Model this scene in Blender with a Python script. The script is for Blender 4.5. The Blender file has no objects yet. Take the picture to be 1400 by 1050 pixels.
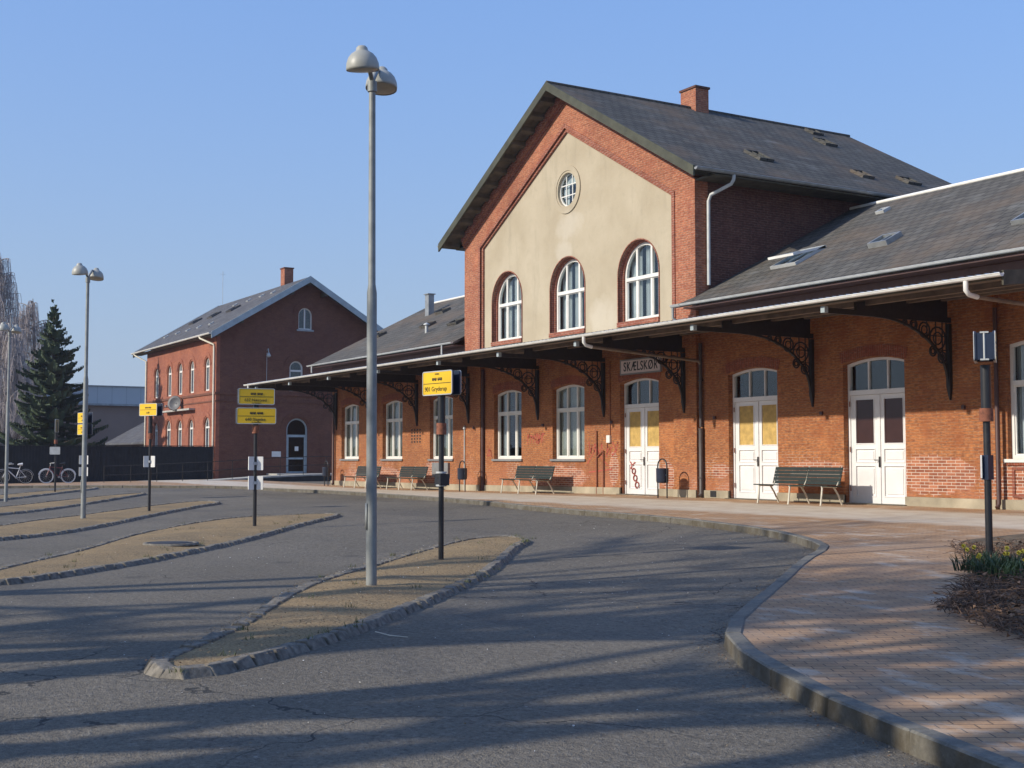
import bpy, bmesh, math, random
from mathutils import Vector, Matrix, noise
from mathutils.geometry import tessellate_polygon
random.seed(7)
R=math.radians; PI=math.pi
S=bpy.context.scene
COL=S.collection
# ------------------------------------------------------------------ materials
def newmat(name):
    m=bpy.data.materials.new(name); m.use_nodes=True
    nt=m.node_tree; nt.nodes.clear()
    o=nt.nodes.new('ShaderNodeOutputMaterial'); b=nt.nodes.new('ShaderNodeBsdfPrincipled')
    nt.links.new(b.outputs[0],o.inputs[0])
    return m,nt,b
def N(nt,t,**k):
    n=nt.nodes.new(t)
    for a,v in k.items(): setattr(n,a,v)
    return n
def setin(nt,n,i,v):
    if hasattr(v,'is_output'): nt.links.new(v,n.inputs[i])
    else: n.inputs[i].default_value=v
def mth(nt,op,a,b=None,c=None,clamp=False):
    n=N(nt,'ShaderNodeMath',operation=op,use_clamp=clamp)
    setin(nt,n,0,a)
    if b is not None: setin(nt,n,1,b)
    if c is not None: setin(nt,n,2,c)
    return n.outputs[0]
def mixc(nt,f,a,b,mode='MIX'):
    n=N(nt,'ShaderNodeMix',data_type='RGBA',blend_type=mode); n.clamp_factor=True
    setin(nt,n,0,f)
    for i,v in ((6,a),(7,b)):
        if isinstance(v,tuple): v=(*v[:3],1)
        setin(nt,n,i,v)
    return n.outputs[2]
def pos(nt): return N(nt,'ShaderNodeNewGeometry').outputs['Position']
def objc(nt): return N(nt,'ShaderNodeTexCoord').outputs['Object']
def noi(nt,vec,scale,detail=4,rough=.55,stretch=None):
    if stretch:
        mp=N(nt,'ShaderNodeMapping'); mp.inputs['Scale'].default_value=stretch
        nt.links.new(vec,mp.inputs[0]); vec=mp.outputs[0]
    n=N(nt,'ShaderNodeTexNoise'); n.inputs['Scale'].default_value=scale; n.inputs['Detail'].default_value=detail
    n.inputs['Roughness'].default_value=rough; nt.links.new(vec,n.inputs['Vector'])
    return n.outputs[0]
def ramp(nt,f,stops):
    n=N(nt,'ShaderNodeValToRGB'); e=n.color_ramp.elements
    while len(e)<len(stops): e.new(.5)
    for i,(p,c) in enumerate(stops):
        e[i].position=p; e[i].color=(*c[:3],1) if isinstance(c,tuple) else (c,c,c,1)
    nt.links.new(f,n.inputs[0]); return n.outputs[0]
def mrange(nt,v,a,b,c=0,d=1):
    n=N(nt,'ShaderNodeMapRange'); n.clamp=True
    setin(nt,n,0,v)
    for i,x in ((1,a),(2,b),(3,c),(4,d)): n.inputs[i].default_value=x
    return n.outputs[0]
def bump(nt,b,h,s=.3,d=.02):
    n=N(nt,'ShaderNodeBump'); n.inputs['Strength'].default_value=s; n.inputs['Distance'].default_value=d
    nt.links.new(h,n.inputs['Height']); nt.links.new(n.outputs[0],b.inputs['Normal'])
def sep(nt,v):
    n=N(nt,'ShaderNodeSeparateXYZ'); nt.links.new(v,n.inputs[0]); return n.outputs
def comb(nt,x,y,z=0.):
    n=N(nt,'ShaderNodeCombineXYZ')
    for i,v in enumerate((x,y,z)): setin(nt,n,i,v)
    return n.outputs[0]
def plain(name,c,rough=.6,metal=0,var=.18,sc=6,bmp=0.,spec=.5):
    m,nt,b=newmat(name); v=objc(nt)
    n=noi(nt,v,sc,5); f=mrange(nt,n,.3,.7)
    nt.links.new(mixc(nt,f,tuple(x*(1-var) for x in c),tuple(min(1,x*(1+var)) for x in c)),b.inputs['Base Color'])
    b.inputs['Roughness'].default_value=rough; b.inputs['Metallic'].default_value=metal
    b.inputs['Specular IOR Level'].default_value=spec
    if bmp: bump(nt,b,noi(nt,v,sc*6,4),bmp,.01)
    return m
def wall_uv(nt):
    g=N(nt,'ShaderNodeNewGeometry'); p=sep(nt,g.outputs['Position']); n=sep(nt,g.outputs['True Normal'])
    u=mth(nt,'ADD',mth(nt,'MULTIPLY',p[0],mth(nt,'ABSOLUTE',n[1])),mth(nt,'MULTIPLY',p[1],mth(nt,'ABSOLUTE',n[0])))
    hz=mth(nt,'ABSOLUTE',n[2])
    w=mth(nt,'ADD',p[2],mth(nt,'MULTIPLY',mth(nt,'MULTIPLY',hz,p[1]),.7))
    return u,w,p
def brick(name,c1,c2,mort,low=False,patch=.35,vert=False,dark=(.10,.045,.03)):
    m,nt,b=newmat(name); u,w,p=wall_uv(nt)
    vec=comb(nt,u,w) if not vert else comb(nt,w,u)
    t=N(nt,'ShaderNodeTexBrick'); t.offset=.5; nt.links.new(vec,t.inputs['Vector'])
    t.inputs['Scale'].default_value=1; t.inputs['Brick Width'].default_value=.24; t.inputs['Row Height'].default_value=.067
    t.inputs['Mortar Size'].default_value=.008; t.inputs['Mortar Smooth'].default_value=.3; t.inputs['Bias'].default_value=-.1
    t.inputs['Color1'].default_value=(*c1,1); t.inputs['Color2'].default_value=(*c2,1)
    P=pos(nt)
    big=noi(nt,P,.55,6,.62)
    mid=noi(nt,P,2.3,5,.6)
    fine=noi(nt,P,9,3,.6,(1,1,3.5))
    mc=mort
    if low:
        msk=mth(nt,'MULTIPLY',mrange(nt,p[2],1.75,1.15),mrange(nt,noi(nt,P,.8,4,.6),.50,.56))
        mcol=mixc(nt,msk,mort,(.62,.50,.42))
        nt.links.new(mcol,t.inputs['Mortar'])
    else: t.inputs['Mortar'].default_value=(*mort,1)
    c=t.outputs[0]
    c=mixc(nt,mrange(nt,fine,.40,.64,0,.65),c,dark)
    c=mixc(nt,mrange(nt,mid,.50,.70,0,.65),c,(c1[0]*.58,c1[1]*.48,c1[2]*.55))
    c=mixc(nt,mrange(nt,big,.50,.72,0,patch),c,dark)
    c=mixc(nt,mrange(nt,big,.46,.30,0,.35),c,tuple(min(1,x*1.35) for x in c1))
    if low:
        # damp, sooty stain at the foot and a bleached pink wash
        c=mixc(nt,mth(nt,'MULTIPLY',mrange(nt,p[2],1.5,.7,0,.45),mrange(nt,noi(nt,P,1.1,3),.45,.6)),c,(.50,.22,.14))
        st=noi(nt,P,1.3,4,.6,(1,1,.12))
        c=mixc(nt,mth(nt,'MULTIPLY',mrange(nt,st,.55,.7,0,.5),mrange(nt,p[2],.4,2.4,1,.3)),c,(.14,.07,.045))
    if low:
        acc=None
        for (x,z,rx,rz) in ((-19.0,1.15,1.05,.42),(-22.6,1.25,1.0,.22),(-34.0,.95,1.7,.36),(-28.3,1.0,.3,.4),(-26.1,1.2,.35,.2),(-42.2,.95,1.1,.5),(-47.5,.9,2.5,.3),(-30.9,1.2,.25,.5),(-16,1.0,1.6,.6)):
            d=mth(nt,'ADD',mth(nt,'POWER',mth(nt,'DIVIDE',mth(nt,'SUBTRACT',p[0],x),rx),2.),mth(nt,'POWER',mth(nt,'DIVIDE',mth(nt,'SUBTRACT',p[2],z),rz),2.))
            acc=d if acc is None else mth(nt,'MINIMUM',acc,d)
        acc=mth(nt,'ADD',acc,mth(nt,'MULTIPLY',mth(nt,'SUBTRACT',noi(nt,P,3.5,4,.6),.5),1.6))
        pm=mrange(nt,acc,1.1,.9)
        c=mixc(nt,mth(nt,'MULTIPLY',pm,.55),c,mixc(nt,mrange(nt,noi(nt,comb(nt,mth(nt,'SNAP',u,.24),mth(nt,'SNAP',w,.067)),7,1),.42,.58),(.20,.06,.045),(.50,.20,.12)))
        c=mixc(nt,mth(nt,'MULTIPLY',mth(nt,'MULTIPLY',pm,t.outputs[1]),.65),c,(.72,.62,.52))
    nt.links.new(c,b.inputs['Base Color'])
    b.inputs['Roughness'].default_value=.9; b.inputs['Specular IOR Level'].default_value=.25
    h=mth(nt,'ADD',mth(nt,'MULTIPLY',t.outputs[1],-1),mth(nt,'MULTIPLY',noi(nt,P,40,3),.6))
    bump(nt,b,h,.5,.012)
    return m
M={}
M['brick']=brick('brick_orange',(.48,.185,.066),(.35,.118,.044),(.40,.215,.12),low=True,patch=.25)
M['brick_red']=brick('brick_gable',(.50,.19,.10),(.36,.11,.06),(.46,.28,.20),patch=.25)
M['brick_shade']=brick('brick_side_shaded',(.165,.070,.048),(.115,.046,.034),(.20,.12,.09),patch=.3,dark=(.05,.025,.022))  # station brick darkened in colour for the side turned from the sun
M['brick_house']=brick('brick_house',(.42,.15,.08),(.32,.10,.06),(.30,.15,.11),patch=.55,dark=(.20,.08,.06))
M['brick_house_shade']=brick('brick_house_shade',(.215,.090,.054),(.16,.064,.040),(.21,.115,.075),patch=.3,dark=(.12,.05,.045))  # house brick again, with the gable side's shade put into the colour
M['brick_arch']=brick('brick_arch',(.36,.10,.05),(.26,.07,.04),(.34,.20,.14),patch=.15,vert=True)
M['brick_trim']=brick('brick_trim',(.36,.125,.075),(.29,.09,.058),(.45,.28,.22),patch=.1)
def stucco():
    m,nt,b=newmat('stucco'); P=pos(nt)
    n1=noi(nt,P,.7,6,.6); n2=noi(nt,P,5,5,.65); st=noi(nt,P,1.6,5,.65,(1,1,.16))
    c=mixc(nt,mrange(nt,n1,.35,.65),(.400,.335,.235),(.470,.402,.292))
    c=mixc(nt,mrange(nt,n2,.55,.75,0,.35),c,(.31,.28,.205))
    c=mixc(nt,mrange(nt,st,.54,.72,0,.4),c,(.27,.235,.17))
    # bleached run-off patches: under the oculus, over the middle window, low by the right window
    p=sep(nt,P)
    for (x,z,rx,rz) in ((-33.25,8.85,.75,.42),(-33.6,8.0,.5,.38),(-31.35,5.75,.8,.55)):
        d=mth(nt,'ADD',mth(nt,'POWER',mth(nt,'DIVIDE',mth(nt,'SUBTRACT',p[0],x),rx),2.),mth(nt,'POWER',mth(nt,'DIVIDE',mth(nt,'SUBTRACT',p[2],z),rz),2.))
        d=mth(nt,'ADD',d,mth(nt,'MULTIPLY',mth(nt,'SUBTRACT',noi(nt,P,2.2,5,.6),.5),2.6))
        c=mixc(nt,mrange(nt,d,1.35,.30,0,.45),c,(.56,.51,.42))
    nt.links.new(c,b.inputs['Base Color']); b.inputs['Roughness'].default_value=.95
    bump(nt,b,noi(nt,P,25,4),.25,.01); return m
M['stucco']=stucco()
M['plinth']=plain('plinth_render',(.36,.31,.22),.9,var=.3,sc=1.5,bmp=.4)
def slate(name,c,ax,warm=(.16,.115,.08)):
    # ax: axis that runs along the eaves (0 = x, 1 = y)
    m,nt,b=newmat(name); P=pos(nt); p=sep(nt,P)
    t=N(nt,'ShaderNodeTexBrick'); t.offset=.5
    nt.links.new(comb(nt,p[ax],mth(nt,'MULTIPLY',p[2],2.1)),t.inputs['Vector'])
    t.inputs['Scale'].default_value=1; t.inputs['Brick Width'].default_value=.32; t.inputs['Row Height'].default_value=.3
    t.inputs['Mortar Size'].default_value=.014; t.inputs['Mortar Smooth'].default_value=.2
    t.inputs['Color1'].default_value=(*c,1); t.inputs['Color2'].default_value=(*[x*.72 for x in c],1); t.inputs['Mortar'].default_value=(.02,.02,.02,1)
    st=(1,1,1)
    n1=noi(nt,P,.42,6,.65); n2=noi(nt,P,1.7,6,.65,(1,.6,1) if ax else (.6,1,1)); n3=noi(nt,P,6,4)
    cc=mixc(nt,mrange(nt,n1,.48,.66,0,.6),t.outputs[0],warm)
    cc=mixc(nt,mrange(nt,n2,.56,.74,0,.6),cc,(.20,.20,.19))
    cc=mixc(nt,mrange(nt,n2,.46,.30,0,.55),cc,(.045,.043,.044))
    cc=mixc(nt,mrange(nt,n3,.55,.75,0,.3),cc,(.13,.12,.09))
    nt.links.new(cc,b.inputs['Base Color']); b.inputs['Roughness'].default_value=.85; b.inputs['Specular IOR Level'].default_value=.15
    bump(nt,b,mth(nt,'ADD',mth(nt,'MULTIPLY',t.outputs[1],-1),mth(nt,'MULTIPLY',n3,.5)),.5,.015)
    return m
M['slate_y']=slate('slate_main',(.112,.107,.096),1)
M['slate_x']=slate('slate_wing',(.128,.120,.106),0)
M['slate_h']=slate('slate_house',(.13,.13,.14),0,(.13,.12,.115))
def asphalt():
    m,nt,b=newmat('asphalt'); P=pos(nt)
    big=noi(nt,P,.25,5,.6); mid=noi(nt,P,1.6,5,.65); f1=noi(nt,P,30,4,.75); f2=noi(nt,P,90,2,.6)
    c=mixc(nt,mrange(nt,big,.35,.65),(.150,.129,.098),(.198,.172,.133))
    c=mixc(nt,mrange(nt,mid,.50,.72,0,.45),c,(.105,.098,.088))
    c=mixc(nt,mrange(nt,f1,.55,.72,0,.75),c,(.34,.315,.27))
    c=mixc(nt,mrange(nt,f1,.46,.32,0,.85),c,(.035,.035,.036))
    c=mixc(nt,mrange(nt,f2,.6,.75,0,.55),c,(.36,.34,.31))
    v=N(nt,'ShaderNodeTexVoronoi'); v.inputs['Scale'].default_value=3.2; nt.links.new(P,v.inputs['Vector'])
    sp=mth(nt,'LESS_THAN',v.outputs['Distance'],.035)
    c=mixc(nt,mth(nt,'MULTIPLY',sp,.6),c,(.5,.48,.44))
    # a tar repair joint and worn lane
    wv=noi(nt,P,.6,3,.5,(.25,1,1))
    c=mixc(nt,mrange(nt,wv,.60,.68,0,.28),c,(.07,.07,.072))
    g1=noi(nt,P,13,3,.8)
    c=mixc(nt,mrange(nt,g1,.54,.70,0,.5),c,(.30,.275,.235)); c=mixc(nt,mrange(nt,g1,.46,.32,0,.6),c,(.055,.052,.048))
    v2=N(nt,'ShaderNodeTexVoronoi'); v2.feature='DISTANCE_TO_EDGE'; v2.inputs['Scale'].default_value=.33
    wp=N(nt,'ShaderNodeVectorMath',operation='ADD'); nt.links.new(P,wp.inputs[0])
    nn=N(nt,'ShaderNodeTexNoise'); nn.inputs['Scale'].default_value=1.3; nn.inputs['Detail'].default_value=5; nt.links.new(P,nn.inputs['Vector']); nt.links.new(nn.outputs[1],wp.inputs[1]); nt.links.new(wp.outputs[0],v2.inputs['Vector'])
    crk=mth(nt,'MULTIPLY',mth(nt,'LESS_THAN',v2.outputs['Distance'],.0032),mrange(nt,noi(nt,P,.22,2),.50,.56))
    c=mixc(nt,mth(nt,'MULTIPLY',crk,.8),c,(.03,.03,.03))
    v3=N(nt,'ShaderNodeTexVoronoi'); v3.inputs['Scale'].default_value=.55; nt.links.new(P,v3.inputs['Vector'])
    c=mixc(nt,mrange(nt,mth(nt,'ADD',v3.outputs['Distance'],mth(nt,'MULTIPLY',noi(nt,P,6,4),.25)),.26,.17,0,.5),c,(.055,.053,.052))
    nt.links.new(c,b.inputs['Base Color']); b.inputs['Roughness'].default_value=.85; b.inputs['Specular IOR Level'].default_value=.25
    bump(nt,b,mth(nt,'ADD',g1,mth(nt,'ADD',f1,mth(nt,'MULTIPLY',f2,.5))),.9,.02)
    return m
M['asphalt']=asphalt()
def gravel():
    m,nt,b=newmat('gravel'); P=pos(nt)
    big=noi(nt,P,.7,6,.65); f1=noi(nt,P,38,3,.7); f2=noi(nt,P,110,2,.6)
    c=mixc(nt,mrange(nt,big,.35,.66),(.34,.235,.12),(.20,.148,.088))
    c=mixc(nt,mrange(nt,f1,.52,.72,0,.8),c,(.52,.39,.22))
    c=mixc(nt,mrange(nt,f1,.48,.30,0,.85),c,(.09,.065,.04))
    c=mixc(nt,mrange(nt,f2,.6,.72,0,.5),c,(.55,.46,.32))
    nt.links.new(c,b.inputs['Base Color']); b.inputs['Roughness'].default_value=.95; b.inputs['Specular IOR Level'].default_value=.2
    bump(nt,b,mth(nt,'ADD',f1,mth(nt,'MULTIPLY',f2,.5)),.8,.015)
    return m
M['gravel']=gravel()
def paving():
    m,nt,b=newmat('paving'); P=pos(nt); p=sep(nt,P)
    mp=N(nt,'ShaderNodeMapping'); mp.inputs['Rotation'].default_value=(0,0,R(-59)); nt.links.new(P,mp.inputs[0])
    t=N(nt,'ShaderNodeTexBrick'); t.offset=.5; nt.links.new(mp.outputs[0],t.inputs['Vector'])
    t.inputs['Scale'].default_value=1; t.inputs['Brick Width'].default_value=.21; t.inputs['Row Height'].default_value=.105
    t.inputs['Mortar Size'].default_value=.006; t.inputs['Mortar Smooth'].default_value=.4
    t.inputs['Color1'].default_value=(.49,.295,.155,1); t.inputs['Color2'].default_value=(.40,.235,.125,1); t.inputs['Mortar'].default_value=(.13,.09,.06,1)
    n1=noi(nt,P,.5,6,.65); n2=noi(nt,P,2.4,6,.65,(.6,1,1)); f=noi(nt,P,60,3,.7)
    c=mixc(nt,mrange(nt,n1,.42,.65,0,.5),t.outputs[0],(.30,.235,.18))
    c=mixc(nt,mrange(nt,n2,.54,.66,0,.6),c,(.56,.49,.40))
    c=mixc(nt,mrange(nt,n2,.45,.32,0,.45),c,(.20,.125,.075))
    c=mixc(nt,mrange(nt,f,.55,.75,0,.35),c,(.5,.40,.30))
    c=mixc(nt,mrange(nt,f,.45,.3,0,.35),c,(.12,.085,.06))
    # bleached concrete-slab walk along the facade
    wy=mth(nt,'ADD',p[1],mth(nt,'MULTIPLY',mth(nt,'SUBTRACT',n1,.5),1.2))
    walk=mth(nt,'MULTIPLY',mrange(nt,wy,17.6,18.1),mrange(nt,wy,21.0,20.5))
    c=mixc(nt,mth(nt,'MULTIPLY',walk,mrange(nt,n2,.3,.6,.55,.95)),c,(.62,.55,.45))
    nt.links.new(c,b.inputs['Base Color']); b.inputs['Roughness'].default_value=.85; b.inputs['Specular IOR Level'].default_value=.3
    bump(nt,b,mth(nt,'ADD',mth(nt,'MULTIPLY',t.outputs[1],-1),f),.5,.01)
    return m
M['paving']=paving()
M['pebble']=plain('pebbles',(.24,.18,.11),.9,var=.5,sc=30)
M['granite']=plain('granite_kerb',(.175,.155,.125),.9,var=.5,sc=14,bmp=.7)
def kerbmat():
    m,nt,b=newmat('concrete_kerb'); P=pos(nt); g=N(nt,'ShaderNodeNewGeometry'); nz=sep(nt,g.outputs['True Normal'])[2]
    n1=noi(nt,P,4,6,.7); n2=noi(nt,P,22,4,.7)
    c=mixc(nt,mrange(nt,n1,.35,.65),(.125,.118,.098),(.19,.175,.145)); c=mixc(nt,mrange(nt,n2,.5,.7,0,.5),c,(.27,.25,.20)); c=mixc(nt,mrange(nt,n2,.45,.3,0,.6),c,(.08,.075,.065))
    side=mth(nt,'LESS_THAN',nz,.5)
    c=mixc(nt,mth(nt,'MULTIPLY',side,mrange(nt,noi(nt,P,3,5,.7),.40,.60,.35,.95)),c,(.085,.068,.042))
    nt.links.new(c,b.inputs['Base Color']); b.inputs['Roughness'].default_value=.9; bump(nt,b,n2,.6,.012); return m
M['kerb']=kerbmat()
M['soil']=plain('soil',(.13,.095,.058),.95,var=.5,sc=5,bmp=.9)
M['white']=plain('white_paint',(.74,.72,.67),.5,var=.06,sc=3)
M['door']=plain('door_paint',(.74,.72,.70),.45,var=.06,sc=2.5)
M['gutter']=plain('gutter_pale',(.76,.74,.69),.5,var=.12,sc=3)
M['zinc']=plain('zinc',(.34,.35,.35),.45,metal=.5,var=.2,sc=4)
M['zinc_pale']=plain('zinc_pale',(.5,.51,.5),.5,metal=.2,var=.15,sc=4)
M['galv']=plain('galvanised_steel',(.25,.262,.25),.55,metal=.1,var=.18,sc=7)
M['lampgrey']=plain('lamp_shell',(.36,.355,.31),.45,var=.12,sc=5)
M['lampglass']=plain('lamp_lens',(.45,.40,.33),.3,var=.1)
M['iron']=plain('dark_iron',(.022,.018,.016),.6,var=.3,sc=8)
M['blackpole']=plain('black_pole',(.02,.02,.022),.4,var=.3,sc=8)
M['wood_under']=plain('soffit_boards',(.20,.15,.11),.8,var=.35,sc=3)
M['soffit']=plain('verge_boards',(.085,.075,.05),.8,var=.4,sc=3)
M['barge']=plain('barge_paint',(.055,.056,.036),.7,var=.3,sc=3)
M['barge_blue']=plain('barge_paint_pale',(.36,.42,.44),.6,var=.15,sc=3)
M['green']=plain('bench_green',(.008,.017,.014),.7,var=.3,sc=6)
M['cream']=plain('cream_iron',(.62,.57,.46),.5,var=.15,sc=6)
M['yellow']=plain('sign_yellow',(.80,.50,.012),.4,var=.05,sc=3)
M['navy']=plain('sign_back',(.018,.028,.055),.35,var=.2,sc=3)
M['black']=plain('black',(.012,.012,.012),.5,var=.2)
M['signrim']=plain('sign_rim',(.55,.55,.52),.4,metal=.3,var=.1)
M['rust']=plain('rust_collar',(.24,.085,.045),.8,var=.4,sc=20)
M['fence']=plain('black_boards',(.010,.010,.012),.8,var=.5,sc=3)
M['ply']=plain('yellow_ply',(.50,.33,.10),.75,var=.22,sc=8)
M['maroon']=plain('maroon_panel',(.045,.018,.014),.25,var=.15,sc=3)
M['board']=plain('name_board',(.68,.56,.53),.6,var=.08,sc=3)
M['graffiti']=plain('red_spray',(.40,.07,.05),.7,var=.2,sc=5)
M['brownpipe']=plain('brown_pipe',(.075,.035,.03),.55,var=.2,sc=5)
M['concrete']=plain('ramp_concrete',(.42,.40,.36),.9,var=.2,sc=3,bmp=.3)
M['ramp_side_shade']=plain('ramp_side_shade',(.05,.045,.043),.9,var=.3,sc=3,bmp=.3)  # near-black copy of the concrete, shade of the ramp side painted in
M['curtain']=plain('curtain',(.62,.64,.66),.9,var=.12,sc=3)
M['curtain_dim']=plain('curtain_dim',(.40,.40,.37),.9,var=.15,sc=2)
M['dark']=plain('dark_interior',(.02,.02,.022),.95,var=.2)
M['bark']=plain('bark',(.09,.07,.055),.95,var=.4,sc=6,bmp=.8)
M['birch']=plain('birch_twigs',(.38,.33,.315),.9,var=.3,sc=2)
M['birchbark']=plain('birch_bark',(.35,.32,.29),.9,var=.5,sc=3)
M['tyre']=plain('tyre',(.02,.02,.02),.8)
M['rim']=plain('rim_alu',(.6,.58,.52),.35,metal=.3)
M['bikewhite']=plain('bike_white',(.72,.72,.70),.35)
M['bikered']=plain('bike_red',(.16,.02,.02),.35)
M['wh_wall']=plain('warehouse_wall',(.30,.20,.155),.8,var=.12,sc=.4)
M['cabinet']=plain('grey_cabinet',(.22,.22,.22),.5,var=.1)
M['leafdry']=plain('dry_stems',(.10,.062,.042),.95,var=.6,sc=9)
M['leaf2']=plain('dead_leaves',(.20,.12,.075),.95,var=.5,sc=9)
M['daff']=plain('daffodil_leaves',(.045,.08,.03),.6,var=.35,sc=9)
M['petal']=plain('daffodil_petals',(.80,.66,.08),.6,var=.15)
M['plaster_far']=plain('far_plaster',(.40,.38,.36),.9,var=.12)
M['hedge']=plain('winter_hedge',(.085,.062,.05),.95,var=.5,sc=2)
def metalroof():
    m,nt,b=newmat('metal_roof'); P=pos(nt); p=sep(nt,P)
    w=mth(nt,'ABSOLUTE',mth(nt,'SINE',mth(nt,'MULTIPLY',p[1],2.6)))
    c=mixc(nt,mrange(nt,w,.0,.12),(.34,.37,.38),(.50,.53,.54)); c=mixc(nt,mrange(nt,noi(nt,P,.5,4),.4,.7,0,.3),c,(.42,.45,.45))
    nt.links.new(c,b.inputs['Base Color']); b.inputs['Roughness'].default_value=.5; return m
M['metalroof']=metalroof()
def needles():
    m,nt,b=newmat('spruce_needles'); P=pos(nt)
    c=mixc(nt,mrange(nt,noi(nt,P,1.6,4),.35,.65),(.030,.055,.028),(.07,.105,.045))
    nt.links.new(c,b.inputs['Base Color']); b.inputs['Roughness'].default_value=.7; return m
M['needles']=needles()
def glass():
    m=bpy.data.materials.new('window_glass'); m.use_nodes=True; nt=m.node_tree; nt.nodes.clear()
    o=nt.nodes.new('ShaderNodeOutputMaterial'); g=nt.nodes.new('ShaderNodeBsdfGlossy'); t=nt.nodes.new('ShaderNodeBsdfTransparent')
    g.inputs['Roughness'].default_value=.02; g.inputs['Color'].default_value=(.9,.95,1,1); t.inputs['Color'].default_value=(.88,.91,.90,1)
    lw=nt.nodes.new('ShaderNodeLayerWeight'); lw.inputs[0].default_value=.5
    fr=mth(nt,'ADD',mth(nt,'MULTIPLY',mth(nt,'POWER',lw.outputs['Facing'],4.),.50),.05,clamp=True)
    x=nt.nodes.new('ShaderNodeMixShader')
    P=pos(nt); bp=nt.nodes.new('ShaderNodeBump'); bp.inputs['Strength'].default_value=.25; bp.inputs['Distance'].default_value=.02
    nt.links.new(noi(nt,P,1.8,2),bp.inputs['Height']); nt.links.new(bp.outputs[0],g.inputs['Normal'])
    nt.links.new(fr,x.inputs[0]); nt.links.new(t.outputs[0],x.inputs[1]); nt.links.new(g.outputs[0],x.inputs[2]); nt.links.new(x.outputs[0],o.inputs[0])
    return m
M['glass']=glass()
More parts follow.
